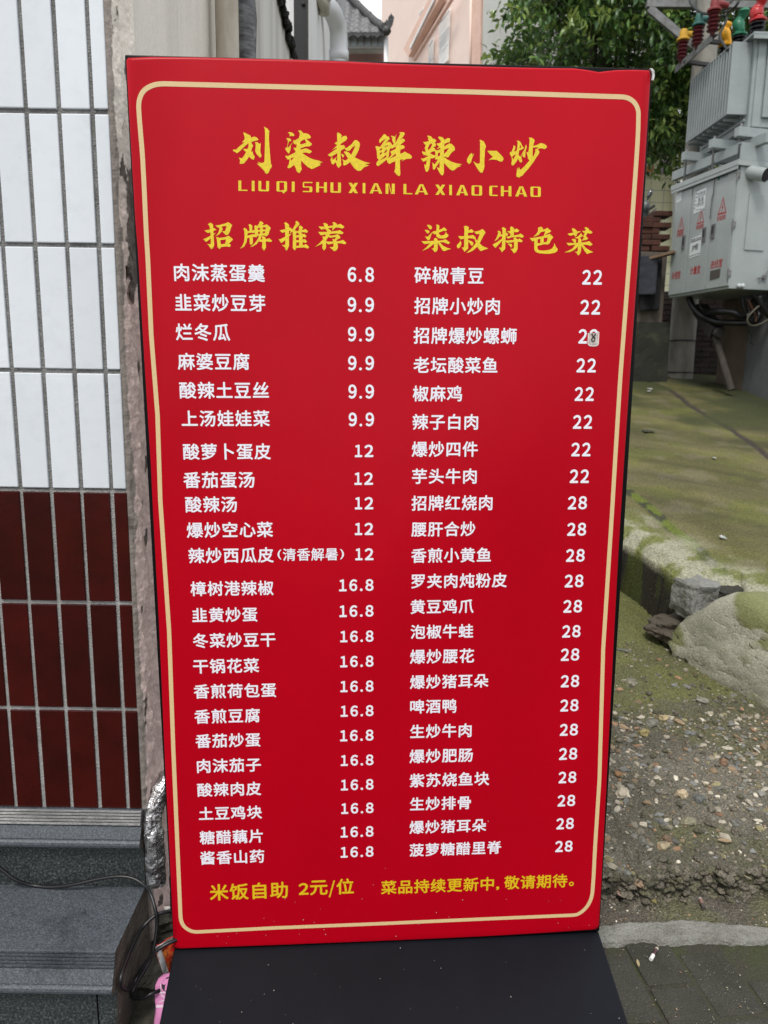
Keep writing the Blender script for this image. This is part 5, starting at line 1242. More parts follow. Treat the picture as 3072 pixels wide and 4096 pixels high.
# --- transformer
TA, TB_ = at(2745, 565, 9.38), at(2907, 462, 8.40)
TA.z = TB_.z = (TA.z + TB_.z) / 2
e1 = (TB_ - TA).normalized(); e2 = e1.cross(V((0, 0, 1))).normalized() * -1
if e2.x < 0: e2 = -e2
TM = Matrix((e1, e2, V((0, 0, 1)))).transposed().to_4x4(); TM.translation = TA
TL = (TB_ - TA).length
tr = thing('transformer', None, 'grey finned power transformer mounted above the grey cabinet', 'transformer', mat=TM)
m_tp = mat('transformer_grey_paint', (0.305, 0.345, 0.345), 0.45, col2=(0.265, 0.30, 0.30), scale=4, grain=.04, gscale=80, spots=[((0.17, 0.15, 0.12), 12, .64, .76, 8, .6), ((.10, .055, .03), 30, .72, .76, 4, .7)])
FH = 0.675
fm = MB()
NF = 16
for i in range(NF):
    u = TL * i / NF
    fm.box((u - .006, .0, .015), (u + .006, .19, FH - .015))
    fm.tube([(u, .004, .012), (u, .004, FH - .012)], .0085, 8)
fm.box((-.02, .0, -.002), (TL, .012, .012)); fm.box((-.02, .0, FH - .012), (TL, .012, FH + .002))
fm.build('cooling_fins', m_tp, tr)
MB().box((TL - .01, -.006, -.006), (TL + .012, .200, FH + .006)).build('fin_end_plate', m_tp, tr, bevel=.004)
tk = MB()
tk.box((-.08, .2, -.14), (TL + .06, .74, FH + .02))
tk.box((TL + .06, .235, -.14), (TL + .075, .315, FH + .02)); tk.box((TL + .061, .33, -.05), (TL + .09, .50, FH - .02))
tk.box((-.02, .18, -.07), (TL + .0, .2, -.04))
for i in range(8): tk.box((TL * i / 8, .02, -.035), (TL * i / 8 + .008, .2, -.004))
tk.build('tank', m_tp, tr, bevel=.006)
ld = MB(); ld.box((-.13, .13, FH + .021), (TL + .16, .80, FH + .045)); ld.box((TL + .15, .13, FH - .02), (TL + .16, .80, FH + .02))
for i in range(10): ld.lathe((TL * i / 9.5, .16, FH + .045), [(.012, 0), (.012, .012), (.006, .018)], 6)
ld.build('lid', m_tp, tr, bevel=.003)
sf = MB()
for i in range(6): sf.tube([(TL + .20, .52 + i * .05, .02), (TL + .20, .52 + i * .05, FH - .04)], .018, 8); sf.box((TL + .06, .515 + i * .05, .02), (TL + .20, .525 + i * .05, FH - .04))
sf.build('side_fins', m_tp, tr)
TI = TM.inverted()
def bushing(px, pyb, Y, s, mc, twist, colour):
    b = TI @ at(px, pyb, Y)
    b.z = FH + .045
    mb = MB()
    prof = [(.05 * s, 0)]
    for k in range(4):
        z = .01 + k * .042 * s
        prof += [(.045 * s, z), (.078 * s, z + .010), (.078 * s, z + .016), (.046 * s, z + .034 * s)]
    mb.lathe(b, prof + [(.02, .19 * s)], 20)
    bo = mb.build('bushing', m_bk, tr, smooth=True, auto=50)
    bo['label'] = f'black ribbed bushing under the {colour} wrap'
    h0 = .17 * s
    cp = MB().lathe(b, [(.05 * s, h0), (.085 * s, h0 + .004), (.085 * s, h0 + .02), (.062 * s, h0 + .03), (.055 * s, h0 + .05)], 18)
    n_ = 12
    pts = [b + V((.02 * math.sin(i * .6 + twist), .018 * math.cos(i * .5 + twist), h0 + .04 + i * .022 * s)) for i in range(n_)]
    cp.tube(pts, [(.058 - .012 * math.sin(i * .9 + twist)) * s * (1 if i < n_ - 1 else .6) for i in range(n_)], 9)
    c = cp.build('cap', mc, bo, smooth=True, auto=60)
bushing(2897, 228, 9.0, 0.88, mat('yellow_wrap', (0.80, 0.38, 0.005), .4), 0.3, 'yellow')
bushing(2955, 175, 8.75, 0.92, mat('green_wrap', (0.012, 0.15, 0.075), .4), 1.4, 'green')
bushing(3027, 135, 8.45, 1.0, mat('red_wrap', (0.42, 0.015, 0.018), .35), 2.6, 'red')
# cables at the pole head
ch = thing('overhead_cables', at(2850, 40, 9.2), 'dark cables looping around the pole head above the transformer', 'cable')
m_cb2 = mat('dark_cable_sheath', (0.018, 0.022, 0.022), .5)
for pts in ([(2755, -40, 9.4), (2762, 8, 9.3), (2785, 38, 9.2), (2815, 54, 9.0), (2842, 52, 8.9)], [(2898, 48, 8.9), (2925, 40, 8.8), (2948, 18, 8.7), (2962, -15, 8.7), (2972, -60, 8.7)], [(2892, 44, 8.95), (2910, 18, 8.9), (2935, -5, 8.9), (2960, -40, 8.9)], [(2895, 60, 8.8), (2905, 80, 8.8), (2880, 140, 8.7), (2895, 178, 8.6), (2912, 200, 8.5)], [(2862, 110, 9.2), (2880, 70, 9.1), (2890, 62, 9.0)]):
    part(MB().tube(spline([at(*p) for p in pts], 6), .014, 8), 'cable', m_cb2, ch, smooth=True)

# --- switch cabinet
CA, CC = at(2671, 1197, 9.14), at(2913, 1150, 8.10)
CA.z = CC.z = 2.481
f1 = (CC - CA).normalized(); f2 = V((-f1.y, f1.x, 0))
if f2.x < 0: f2 = -f2
CM = Matrix((f1, f2, V((0, 0, 1)))).transposed().to_4x4(); CM.translation = CA
CW, CH_, CD = (CC - CA).length, 1.195, 0.80
CI = CM.inverted()
cab = thing('switch_cabinet', None, 'pale grey three door electrical cabinet with red warning triangles under the transformer', 'electrical cabinet', mat=CM)
m_cp = mat('cabinet_grey_paint', (0.34, 0.38, 0.372), 0.42, col2=(0.305, 0.34, 0.332), scale=3, grain=.04, gscale=90, spots=[((0.22, 0.21, 0.18), 7, .62, .78, 8, .45), ((.14, .09, .06), 36, .74, .77, 4, .6)])
MB().box((0, .012, 0), (CW, CD, CH_)).build('body', m_cp, cab, bevel=.006)
rf = MB(); rf.box((-.05, -.045, CH_ + .001), (CW + .03, CD + .04, CH_ + .055)); rf.box((-.045, -.04, CH_ - .035), (CW + .025, -.033, CH_ + .003))
rf.box((.30, .05, CH_ + .055), (CW - .2, .10, CH_ + .085))
rf.build('roof', m_cp, cab, bevel=.004)
def fl(px, py, off=0.0):
    p = CI @ onp(px, py, CM @ V((0, off, 0)), f2)
    return (p.x, p.z)
z8 = lambda x, y: (2660 + x / 3.8125, 640 + y / 3.8125)       # reading of one enlarged view of the doors
fz = lambda x, y, off=0.0: fl(*z8(x, y), off)
s1 = (fz(455, 370)[0] + fz(282, 2040)[0]) / 2; s2 = (fz(785, 200)[0] + fz(600, 1990)[0]) / 2; s3 = (fz(1125, 40)[0] + fz(945, 1900)[0]) / 2
m_gap = mat('dark_gap', (0.05, 0.055, 0.055), .8)
m_hd = mat('grey_handle', (0.13, 0.125, 0.135), .4)
m_rp = mat('red_stencil', (0.36, 0.035, 0.035), .6, grain=.2, gscale=400)
m_sw = mat('white_sticker', (0.62, 0.66, 0.66), .5)
m_ink = mat('faded_black_print', (0.045, 0.05, 0.055), .6)
cf = lambda x, z, d=0.0: V((x, -.0085 - d, z))
doors = []
for xa, xb in ((.012, s1 - .008), (s1 + .008, s2 - .006), (s2 + .006, s3)):
    doors.append(MB().box((xa, -.008, .03), (xb, .0115, CH_ - .037)).build('door', m_cp, cab, bevel=.003))
MB().box((s3 + .004, -.002, .03), (CW - .004, .0115, CH_ - .037)).build('hinge_strip', m_cp, cab)
for (x, y) in ((1150, 215), (1062, 980), (985, 1725)):
    u, z = fz(x, y)
    MB().box((CW - .02, -.018, z - .028), (CW + .012, .012, z + .028)).tube([(CW + .001, -.018, z - .05), (CW + .001, -.018, z + .05)], .008, 8).build('hinge', m_stl, cab, bevel=.002)
q4 = lambda pts, d=.001: [cf(*fz(*p), d) for p in pts]
def quad(name, pts, m, parent, d=.001, thick=.0012):
    mb = MB(); P_ = q4(pts, d); mb.prism(P_, (0, -thick, 0)); return mb.build(name, m, parent, fixn=True)
# handles
for i, pts in enumerate(([(290, 1158), (328, 1148), (308, 1352), (270, 1362)], [(598, 1040), (645, 1025), (625, 1240), (580, 1252)], [(735, 985), (785, 970), (762, 1192), (712, 1205)])):
    h = quad('handle', pts, m_hd, doors[i], .001, .012)
    xs = [fz(*p)[0] for p in pts]; zs = [fz(*p)[1] for p in pts]
    MB().box((min(xs) + .012, -.026, min(zs) + .05), (max(xs) - .012, -.0215, max(zs) - .02)).build('lever', m_dst, h)
# triangles, names
def warn(i, apex, l, r, txt, nm, up):
    A_, L_2, R_2 = V((*fz(*apex), 0)), V((*fz(*l), 0)), V((*fz(*r), 0))
    zb_ = (L_2.y + R_2.y) / 2; xm = (L_2.x + R_2.x) / 2; hw = (R_2.x - L_2.x) / 2
    A_ = V((xm, A_.y, 0)); h = A_.y - zb_
    out = [(xm - hw, zb_), (xm + hw, zb_), (xm, A_.y)]
    k = .72; cz = zb_ + h * .36
    inn = [(xm + (x - xm) * k, cz + (z - cz) * k) for x, z in out]
    mb = MB(); mb.tris([out, inn], lambda x, z: cf(x, z, .0004))
    bolt = [(xm + hw * .08, zb_ + h * .62), (xm - hw * .22, zb_ + h * .36), (xm - hw * .02, zb_ + h * .36), (xm - hw * .14, zb_ + h * .16), (xm - hw * .2, zb_ + h * .16), (xm - hw * .04, zb_ + h * .10), (xm + hw * .06, zb_ + h * .17), (xm - hw * .02, zb_ + h * .18), (xm + hw * .2, zb_ + h * .42), (xm + hw * .0, zb_ + h * .42), (xm + hw * .18, zb_ + h * .62)]
    mb.tris([bolt], lambda x, z: cf(x, z, .0006))
    wt_ = (fz(*txt[0])[0], fz(*txt[1])[0]); wz = (fz(*txt[0])[1] + fz(*txt[1])[1]) / 2
    write(mb, '有电危险', lambda x, z, d: cf(x, z, .0005 + d), wt_[0], wt_[1], wz, bold=.02, height=.055)
    mb.build('warning_triangle', m_rp, doors[i])
    mb = MB(); na, nb_ = nm[1], nm[2]
    write(mb, nm[0], lambda x, z, d: cf(x, z, .0005 + d), fz(*na)[0], fz(*nb_)[0], (fz(*na)[1] + fz(*nb_)[1]) / 2, bold=.02, height=.088)
    mb.build('door_lettering', m_rp, doors[i])
warn(0, (268, 855), (195, 1105), (300, 1078), ((193, 1145), (292, 1118)), ('补偿室', (112, 1775), (247, 1745)), 0)
warn(1, (575, 745), (490, 985), (607, 955), ((485, 1035), (600, 1000)), ('计量室', (393, 1700), (550, 1660)), 0)
warn(2, (903, 555), (808, 850), (948, 808), ((803, 900), (938, 862)), ('进线室', (705, 1605), (888, 1560)), 0)
# stickers
n1 = quad('notice', [(478, 495), (650, 395), (612, 750), (447, 828)], m_sw, doors[1], .0014)
mb = MB()
def wl_(s, a, b, h, d=.003, bold=.02): write(mb, s, lambda x, z, dd: cf(x, z, d + dd), fz(*a)[0], fz(*b)[0], (fz(*a)[1] + fz(*b)[1]) / 2, bold=bold, height=h)
wl_('10kV景山线', (512, 530), (628, 478), .034); wl_('景山路', (520, 612), (602, 588), .050); wl_('15号公变', (492, 690), (605, 655), .046)
for i in range(5): wl_('国家供电所'[i], (484 - i * 7, 520 + i * 56), (504 - i * 7, 512 + i * 56), .024)
for a, b in (((486, 480), (645, 412)), ((500, 575), (632, 525)), ((480, 770), (612, 748))):
    pa, pb2 = cf(*fz(*a), .003), cf(*fz(*b), .003); mb.add([pa, pb2, pb2 + V((0, 0, .006)), pa + V((0, 0, .006))], [(0, 1, 2, 3)])
mb.build('notice_print', m_ink, n1)
n2 = quad('notice', [(405, 1180), (578, 1105), (545, 1445), (375, 1507)], m_sw, doors[1], .0014)
mb = MB(); wl_('景山路15号公变', (408, 1230), (560, 1190), .036); wl_('JP柜', (422, 1355), (520, 1322), .075, bold=.03)
for a, b in (((400, 1195), (570, 1130)), ((398, 1270), (562, 1212)), ((380, 1480), (545, 1425))):
    pa, pb2 = cf(*fz(*a), .003), cf(*fz(*b), .003); mb.add([pa, pb2, pb2 + V((0, 0, .007)), pa + V((0, 0, .007))], [(0, 1, 2, 3)])
mb.build('notice_print', m_ink, n2)
n3 = quad('notice', [(192, 500), (268, 468), (258, 622), (182, 662)], m_sw, doors[0], .0014)
mb = MB()
for k_ in range(3): pa, pb2 = cf(*fz(198 - k_ * 2, 540 + k_ * 34), .003), cf(*fz(255 - k_ * 2, 515 + k_ * 34), .003); mb.add([pa, pb2, pb2 + V((0, 0, .005)), pa + V((0, 0, .005))], [(0, 1, 2, 3)])
mb.build('notice_print', mat('faint_print', (.35, .38, .38), .6), n3)
quad('window_plate', [(705, 1695), (860, 1655), (845, 1790), (697, 1832)], mat('brown_glass_plate', (.085, .075, .068), .3), doors[2], .001, .004)
m_gn = mat('green_print', (0.008, 0.10, 0.075), .5)
mb = MB(); c0 = fz(838, 255); mb.tris([[(c0[0] + .028 * math.cos(i * .314), c0[1] + .038 * math.sin(i * .314)) for i in range(20)], [(c0[0] + .011 * math.cos(i * .7), c0[1] + .006 + .004 * math.sin(i * .7)) for i in range(9)]], lambda x, z: cf(x, z, .0006))
write(mb, '国家电网', lambda x, z, d: cf(x, z, .0006 + d), fz(875, 215)[0], fz(978, 190)[0], (fz(875, 220)[1] + fz(975, 185)[1]) / 2, bold=.03, height=.058)
write(mb, 'STATE GRID', lambda x, z, d: cf(x, z, .0006 + d), fz(875, 270)[0], fz(970, 240)[0], (fz(875, 270)[1] + fz(970, 240)[1]) / 2, bold=.02, height=.016)
mb.build('door_emblem', m_gn, doors[2])
# thin wire hanging over the doors
mb = MB().tube(spline([cf(*fz(835, 20), .05), cf(*fz(815, 90), .05), cf(*fz(795, 200), .02), cf(*fz(775, 420), .012), cf(*fz(768, 510), .012), cf(*fz(742, 570), .012), cf(*fz(735, 650), .012), cf(*fz(725, 740), .012), cf(*fz(712, 900), .012)], 6), .004, 6)
mb.build('loose_wire', m_gap, cab, smooth=True)
# side face
SI = CM @ V((CW, 0, 0))
def sl_(px, py):
    p = CI @ onp(px, py, SI, f1); return (p.y, p.z)
z5 = lambda x, y: (2500 + x / 2.458, 650 + y / 2.458)
ss = lambda x, y: sl_(*z5(x, y))
w0, zt0 = ss(1232, 306); w1, zb0 = ss(1330, 870)
w0b = ss(1168, 868)[0]
MB().box((CW + .001, min(w0, w0b), zb0), (CW + .012, w1 + .03, zt0)).build('side_plate', m_cp, cab, bevel=.003)
for (x, y) in ((1110, 1215), (1145, 1215)):
    w, z = ss(x, y); MB().lathe((CW, w, z), [(.018, 0), (.022, .01), (.022, .03), (.012, .04)], 12, (1, 0, 0)).build('bolt_knob', mat('pale_knob', (.5, .54, .55), .35), cab, smooth=True, auto=40)
w, z = ss(1345, 90)
ax_ = V((.86, .30, -.30)).normalized(); e0_ = (CI @ at(3066, 700, 7.98)) - ax_ * .22
el = MB().tube([e0_, e0_ + ax_ * .10, e0_ + ax_ * .22], .066, 24, cap=False)
el.build('conduit_elbow', m_cp, cab, smooth=True)
MB().tube([e0_ + ax_ * .212, e0_ + ax_ * .224], .056, 24).build('conduit_mouth_shade', m_bk, cab)  # black disc in place of the shade inside the open pipe
w, z = ss(1355, 1130); MB().box((CW + .004, w - .01, z - .02), (CW + .025, w + .03, z + .02)).tube([(CW + .02, w - .07, z - .015), (CW + .02, w + .0, z), (CW + .03, w + .03, z + .06), (CW + .03, w + .06, z + .20)], .008, 8).build('latch', m_stl, cab, smooth=True, auto=40)
# steel frame that carries the transformer
sf_ = thing('support_frame', CM @ V((CW / 2, .3, CH_ + .1)), 'steel channels and threaded rods between cabinet roof and transformer', 'steel frame')
def cv(u, w, z): return CM @ V((u, w, z))
zt_ = CH_
for w in (.16, .62):
    part(MB().bar(cv(-.32, w, zt_ + .235), cv(CW + .18, w, zt_ + .235), .06, .10), 'channel_beam', m_tp, sf_, bevel=.004)
for u in (.12, .60, CW - .06):
    part(MB().bar(cv(u, -.03, zt_ + .335), cv(u, .80, zt_ + .335), .07, .09), 'cross_channel', m_tp, sf_, bevel=.004)
for u in (.06, .55, CW - .10):
    for w in (.05, .62):
        part(MB().tube([cv(u, w, zt_ + .05), cv(u, w, zt_ + .43)], .012, 8), 'threaded_rod', m_stl, sf_, smooth=True)
part(MB().bar(cv(CW + .02, -.02, zt_ + .13), cv(CW + .02, .85, zt_ + .13), .02, .15).bar(cv(CW + .0, -.03, zt_ + .21), cv(CW + .0, .85, zt_ + .21), .06, .012), 'angle_rail', m_tp, sf_)
part(MB().bar(cv(-.25, .35, zt_ + .13), cv(.28, .35, zt_ + .13), .25, .05), 'dark_plate', m_dst, sf_)
# cables under the cabinet
cu = thing('cabinet_cables', at(2960, 1260, 8.3), 'black cables looping out of the cabinet underside', 'cable')
cp_ = lambda x, y: (2860 + x / 3.948, 1100 + y / 3.948)
def cc(pts, Y, r, m=m_cab, nm='cable'):
    part(MB().tube(spline([at(*cp_(x, y), Y + (dy if dy else 0)) for x, y, dy in pts], 6), r, 8), nm, m, cu, smooth=True)
cc([(-230, 480, .5), (-150, 590, .4), (-60, 590, .2), (120, 575, 0), (280, 590, -.05), (390, 650, -.05), (500, 650, 0), (560, 600, 0), (540, 400, .05), (530, 360, .05)], 8.35, .032)
cc([(-420, 330, .6), (-340, 520, .5), (-200, 650, .4), (0, 735, .2), (250, 755, .05), (500, 755, 0), (640, 720, 0), (690, 640, 0), (640, 520, .05), (560, 370, .05)], 8.35, .034)
cc([(435, 365, 0), (445, 480, 0), (480, 600, 0), (540, 690, 0), (600, 740, 0)], 8.3, .014)
cc([(490, 370, 0), (530, 500, 0), (540, 600, 0), (500, 650, 0)], 8.28, .016)
cc([(520, 380, 0), (560, 470, 0), (600, 560, 0), (650, 660, 0), (640, 740, 0)], 8.26, .016, mat('brown_cable', (.05, .018, .008), .5))
cc([(780, 430, 0), (660, 520, 0), (550, 630, 0), (510, 710, 0), (550, 790, 0), (640, 800, 0), (750, 760, 0), (900, 670, 0)], 8.2, .012, mat('olive_cable', (.06, .055, .035), .5))
cc([(700, 340, 0), (730, 450, 0), (790, 540, 0), (860, 640, 0), (960, 760, 0)], 8.2, .034)
cc([(510, 780, 0), (530, 880, 0), (575, 960, 0), (560, 1060, 0), (600, 1095, 0)], 8.25, .005)
part(MB().tube([at(*cp_(410, 372), 8.35), at(*cp_(580, 372), 8.35)], .020, 8).tube([at(*cp_(600, 340), 8.3), at(*cp_(775, 336), 8.3)], .020, 8), 'gland_plate', m_dst, cu)
q = MB().bar(at(2800, 1235, 9.0), at(2868, 1335, 8.55), .14, .12).tube([at(2866, 1335, 8.5), at(2882, 1332, 8.45)], .055, 14)
tag(q.build('steel_arm', mat('rusty_dark_steel', (.022, .019, .017), .7)), 'dark sloping steel arm with round end under the cabinet', 'steel arm')
q = MB().tube([at(2862, 1345, 8.55), at(2892, 1450, 8.45), at(2926, 1560, 8.35)], [.035, .04, .042], 8)
tag(q.build('wood_prop', mat('grey_timber', (.065, .055, .045), .9, col2=(.04, .035, .03), scale=9, stretch=(4, 4, .5)), smooth=True, auto=50), 'grey timber prop leaning below the dark steel arm', 'timber')

# ============================================================ walls at the back right
def gz(px, py):
    p = onp(px, py, SO_, SN_); return p
g0, g1, g2, g3 = gz(2776, 1512), gz(2862, 1532), gz(2968, 1565), gz(3072, 1603)
m_grw = mat('grey_rendered_wall', (0.125, 0.133, 0.138), .9, col2=(0.098, 0.104, 0.108), scale=3, bump=.4, bscale=20, grain=.1, spots=[((.07, .07, .065), 10, .70, .76)])
m_tnw = mat('tan_rendered_wall', (0.135, 0.102, 0.074), .9, col2=(0.095, 0.072, 0.053), scale=3, bump=.4, bscale=20, spots=[((.10, .08, .06), 6, .62, .74, 8, .6)])
def slabwall(name, a, b, z1, th, m, label, wob=0.0):
    d = (b - a).normalized(); nn = V((d.y, -d.x, 0)) * -1
    mb = MB(); mb.prism([V((a.x, a.y, a.z - .3)), V((b.x, b.y, b.z - .3)), V((b.x, b.y, z1)), V((a.x, a.y, z1))], nn * th)
    return tag(mb.build(name, m, fixn=True), label, 'wall')
ext = g3 + (g3 - g2) * 3
slabwall('grey_wall', g2, V((ext.x, ext.y, g3.z - .3)), 2.62, .2, m_grw, 'smooth grey rendered wall at the right edge under the cabinet')
slabwall('tan_wall', g1, g2 + V((-.004, .004, 0)), 2.60, .18, m_tnw, 'brownish tan rendered wall between the brick wall and the grey wall')
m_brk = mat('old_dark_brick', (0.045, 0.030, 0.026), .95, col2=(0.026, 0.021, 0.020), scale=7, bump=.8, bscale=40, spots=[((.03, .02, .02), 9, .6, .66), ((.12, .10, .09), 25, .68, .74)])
bw = MB()
A_, B_ = V((3.35, 10.15, 1.3)), V((4.45, 9.75, 1.3))
dd = (B_ - A_).normalized()
for r in range(20):
    n_b = 5
    for k in range(-1, 6):
        x0_ = (k + (.5 if r % 2 else 0)) * .215
        p = A_ + dd * x0_
        Mx = Matrix((dd, V((-dd.y, dd.x, 0)), V((0, 0, 1)))).transposed().to_4x4(); Mx.translation = p + V((0, 0, r * .066))
        bw.box((.004, random.uniform(-.006, .004), .004), (.208, .11, .060), Mx)
bw.box((0, 0, 0), (1.2, .10, 1.36), Matrix(((dd.x, -dd.y, 0, A_.x - dd.y * .012), (dd.y, dd.x, 0, A_.y + dd.x * .012), (0, 0, 1, A_.z), (0, 0, 0, 1))))
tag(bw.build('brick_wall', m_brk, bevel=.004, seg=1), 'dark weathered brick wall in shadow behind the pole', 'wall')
# low wall with bricks on it
lx0, lx1 = at(1960, 1200, 9.3).x, at(2660, 1150, 9.3).x
lzt = at(2600, 1006, 9.3).z
m_low = mat('stained_cement_wall', (0.12, 0.10, 0.080), .92, col2=(0.080, 0.068, 0.054), scale=4, bump=.5, bscale=24, spots=[((.05, .045, .03), 5, .60, .74, 8, .8)])
m_lowd = mat('black_mould_wall', (0.022, 0.024, 0.017), .95, col2=(0.05, 0.055, 0.03), scale=6, lo=.55, hi=.7, bump=.7, bscale=30, spots=[((.16, .16, .13), 9, .72, .78)])
lw = thing('low_wall', ((lx0 + lx1) / 2, 9.3, 1.45), 'low stained cement wall with black mouldy base behind the sign', 'wall')
zs_ = at(2560, 1292, 9.3).z
q = MB(); q.box((lx0, 9.3, zs_), (lx1, 9.62, lzt)); part(q, 'cement_top', m_low, lw, bevel=.01)
q = MB()
q.grid(lambda u, v: (lx0 + (lx1 + .09 - lx0) * u, 9.27 - .05 * (1 - v) + .02 * nz(u * 9, v * 3), 1.25 + (zs_ + .01 - 1.25) * v), 40, 16)
q.box((lx0, 9.30, 1.2), (lx1 + .08, 9.6, zs_ - .003)); part(q, 'mouldy_base', m_lowd, lw)
bs = MB()
bx1 = at(2680, 950, 9.3).x; bz = lzt + .004
for r in range(8):
    off = .11 if r % 2 else 0
    for k in range(9):
        xr_ = bx1 - off - k * .222 + random.uniform(-.012, .012)
        if r == 6 and 0 < k < 2: continue
        if r == 7 and k < 2: continue
        Mx = Matrix.Translation((xr_ - .107, 9.36 + random.uniform(-.02, .02), bz + r * .066)) @ Matrix.Rotation(random.uniform(-.05, .05), 4, 'Z')
        bs.box((-.107, -.055, .003), (.107, .16, .062), Mx)
tag(bs.build('brick_stack', mat('red_brick', (0.10, 0.036, 0.022), .9, col2=(0.055, 0.022, 0.015), scale=6, island=.35, bump=.7, bscale=60, spots=[((.16, .11, .085), 9, .66, .74)]), bevel=.007, seg=2), 'loose red bricks stacked dry on top of the low wall', 'brick stack')
# cloth hanging over a plank
pk_ = MB().bar(at(2600, 1035, 9.20), at(2700, 1008, 9.05), .10, .03)
tag(pk_.build('wood_plank', mat('tan_timber', (.20, .125, .075), .85, col2=(.13, .085, .05), scale=8, stretch=(1, 6, 6)), bevel=.003), 'tan timber plank end sticking out beyond the low wall', 'plank')
def cloth(name, px, Y, m, label):
    (ax, ay), (bx, by), (cx, cy), (dx, dy) = px
    def fn(u, v):
        x = (ax + (bx - ax) * u) * (1 - v) + (dx + (cx - dx) * u) * v
        y = (ay + (by - ay) * u) * (1 - v) + (dy + (cy - dy) * u) * v
        return at(x, y, Y - .02 * math.sin(u * 7 + v) * v + .012 * nz(u * 4, v * 4))
    mb = MB().grid(fn, 24, 24)
    mb.grid(lambda u, v: V(fn(u, 0)) + V((0, .22 * v, .012 * math.sin(v * 3.1))), 24, 4)
    o = mb.build(name, m, smooth=True)
    s_ = o.modifiers.new('thickness', 'SOLIDIFY'); s_.thickness = .008
    return tag(o, label, 'cloth')
cloth('hanging_cloth', [(2470, 1024), (2633, 1022), (2622, 1178), (2460, 1182)], 9.16, mat('blue_grey_cloth', (.035, .037, .048), .95, bump=.3, bscale=160), 'blue grey cloth hanging over the low wall below the bricks')
cloth('hanging_cloth', [(2560, 1030), (2650, 1026), (2636, 1240), (2560, 1246)], 9.23, mat('black_cloth', (.008, .008, .010), .95), 'longer black cloth hanging behind the blue grey one')

# scooter parked behind the bricks
sc_ = thing('motor_scooter', at(2560, 1000, 10.0), 'dark motor scooter with round mirror parked behind the brick stack', 'scooter')
m_sb = mat('dark_scooter_plastic', (.02, .024, .025), .3)
sx = lambda x, y, Y=10.0: at(2500 + x / 2.458, 650 + y / 2.458, Y)
part(MB().stone(sx(245, 308), .030, .02, .062, 2, Matrix.Rotation(.5, 4, 'Y'), .05), 'mirror', mat('mirror_shell', (.15, .16, .16), .15, metal=.6), sc_, smooth=True)
part(MB().tube(spline([sx(238, 335), sx(215, 375), sx(190, 400), sx(175, 430)], 5), .009, 8), 'mirror_stem', m_dst, sc_, smooth=True)
part(MB().stone(sx(195, 440), .065, .08, .085, 5, None, .1), 'headlamp_cowl', mat('grey_cowl', (.11, .125, .13), .35), sc_, smooth=True)
part(MB().tube(spline([sx(120, 500), sx(180, 490), sx(230, 462), sx(290, 425)], 5), .018, 8), 'handlebar', m_dst, sc_, smooth=True)
part(MB().tube([sx(195, 480), sx(250, 495), sx(310, 450)], .008, 8), 'brake_lever', m_stl, sc_, smooth=True)
gx = sx(190, 500)
part(MB().tube([gx, gx + V((.06, -.02, -.5)), gx + V((.10, -.04, -.95))], [.05, .07, .05], 10), 'steering_column', m_sb, sc_, smooth=True)
for k_, dx_ in ((0, .12), (1, -1.1)):
    c_ = V((gx.x + dx_, 10.0, 1.62 + .22)); ring = [c_ + V((.19 * math.cos(a), .0, .19 * math.sin(a))) for a in [i * math.pi / 12 for i in range(25)]]
    part(MB().tube(ring, .05, 10), 'wheel', m_cab, sc_, smooth=True)
part(MB().stone(V((gx.x - .75, 10.0, 2.15)), .55, .16, .26, 4, None, .1), 'body', m_sb, sc_, smooth=True)
part(MB().stone(V((gx.x - .75, 10.0, 2.42)), .40, .14, .07, 4, None, .1), 'seat', m_cab, sc_, smooth=True)

# yellow tiled building behind
def brickmat(name, c1, cm, w, h, mort, rough=.5):
    m = mat(name, c1, rough, grain=.06, gscale=30)
    t = m.node_tree; n_, l_ = t.nodes, t.links
    b = n_.new('ShaderNodeTexBrick'); b.offset = 0; b.inputs['Scale'].default_value = 1
    b.inputs['Brick Width'].default_value = w; b.inputs['Row Height'].default_value = h; b.inputs['Mortar Size'].default_value = mort
    b.inputs['Color1'].default_value = (*c1, 1); b.inputs['Color2'].default_value = (*[x * .95 for x in c1], 1); b.inputs['Mortar'].default_value = (*cm, 1)
    tc_ = n_.new('ShaderNodeTexCoord'); mp = n_.new('ShaderNodeMapping'); mp.inputs['Rotation'].default_value = (math.radians(90), 0, 0)
    l_.new(tc_.outputs['Object'], mp.inputs['Vector']); l_.new(mp.outputs['Vector'], b.inputs['Vector'])
    l_.new(b.outputs['Color'], n_['Principled BSDF'].inputs['Base Color'])
    return m
ty = thing('tiled_building', (4.6, 14.5, 1.6), 'pale yellow tiled building behind the bricks with paper notices on it', 'building')
DX = 14.0
yx0, yx1 = at(2480, 900, DX).x, at(2700, 900, DX).x
q = MB(); q.box((yx0, DX, 1.2), (yx1, DX + .3, 6.0)); part(q, 'wall', brickmat('pale_yellow_tile', (.90, .87, .60), (.45, .45, .36), .235, .2, .006), ty)
q = MB(); q.tube(spline([at(2706, 640, 13.96), at(2703, 720, 13.96), at(2696, 780, 13.96), at(2696, 860, 13.96), at(2690, 1060, 13.96)], 5), .028, 8); part(q, 'corner_pipe', m_ww, ty, smooth=True)
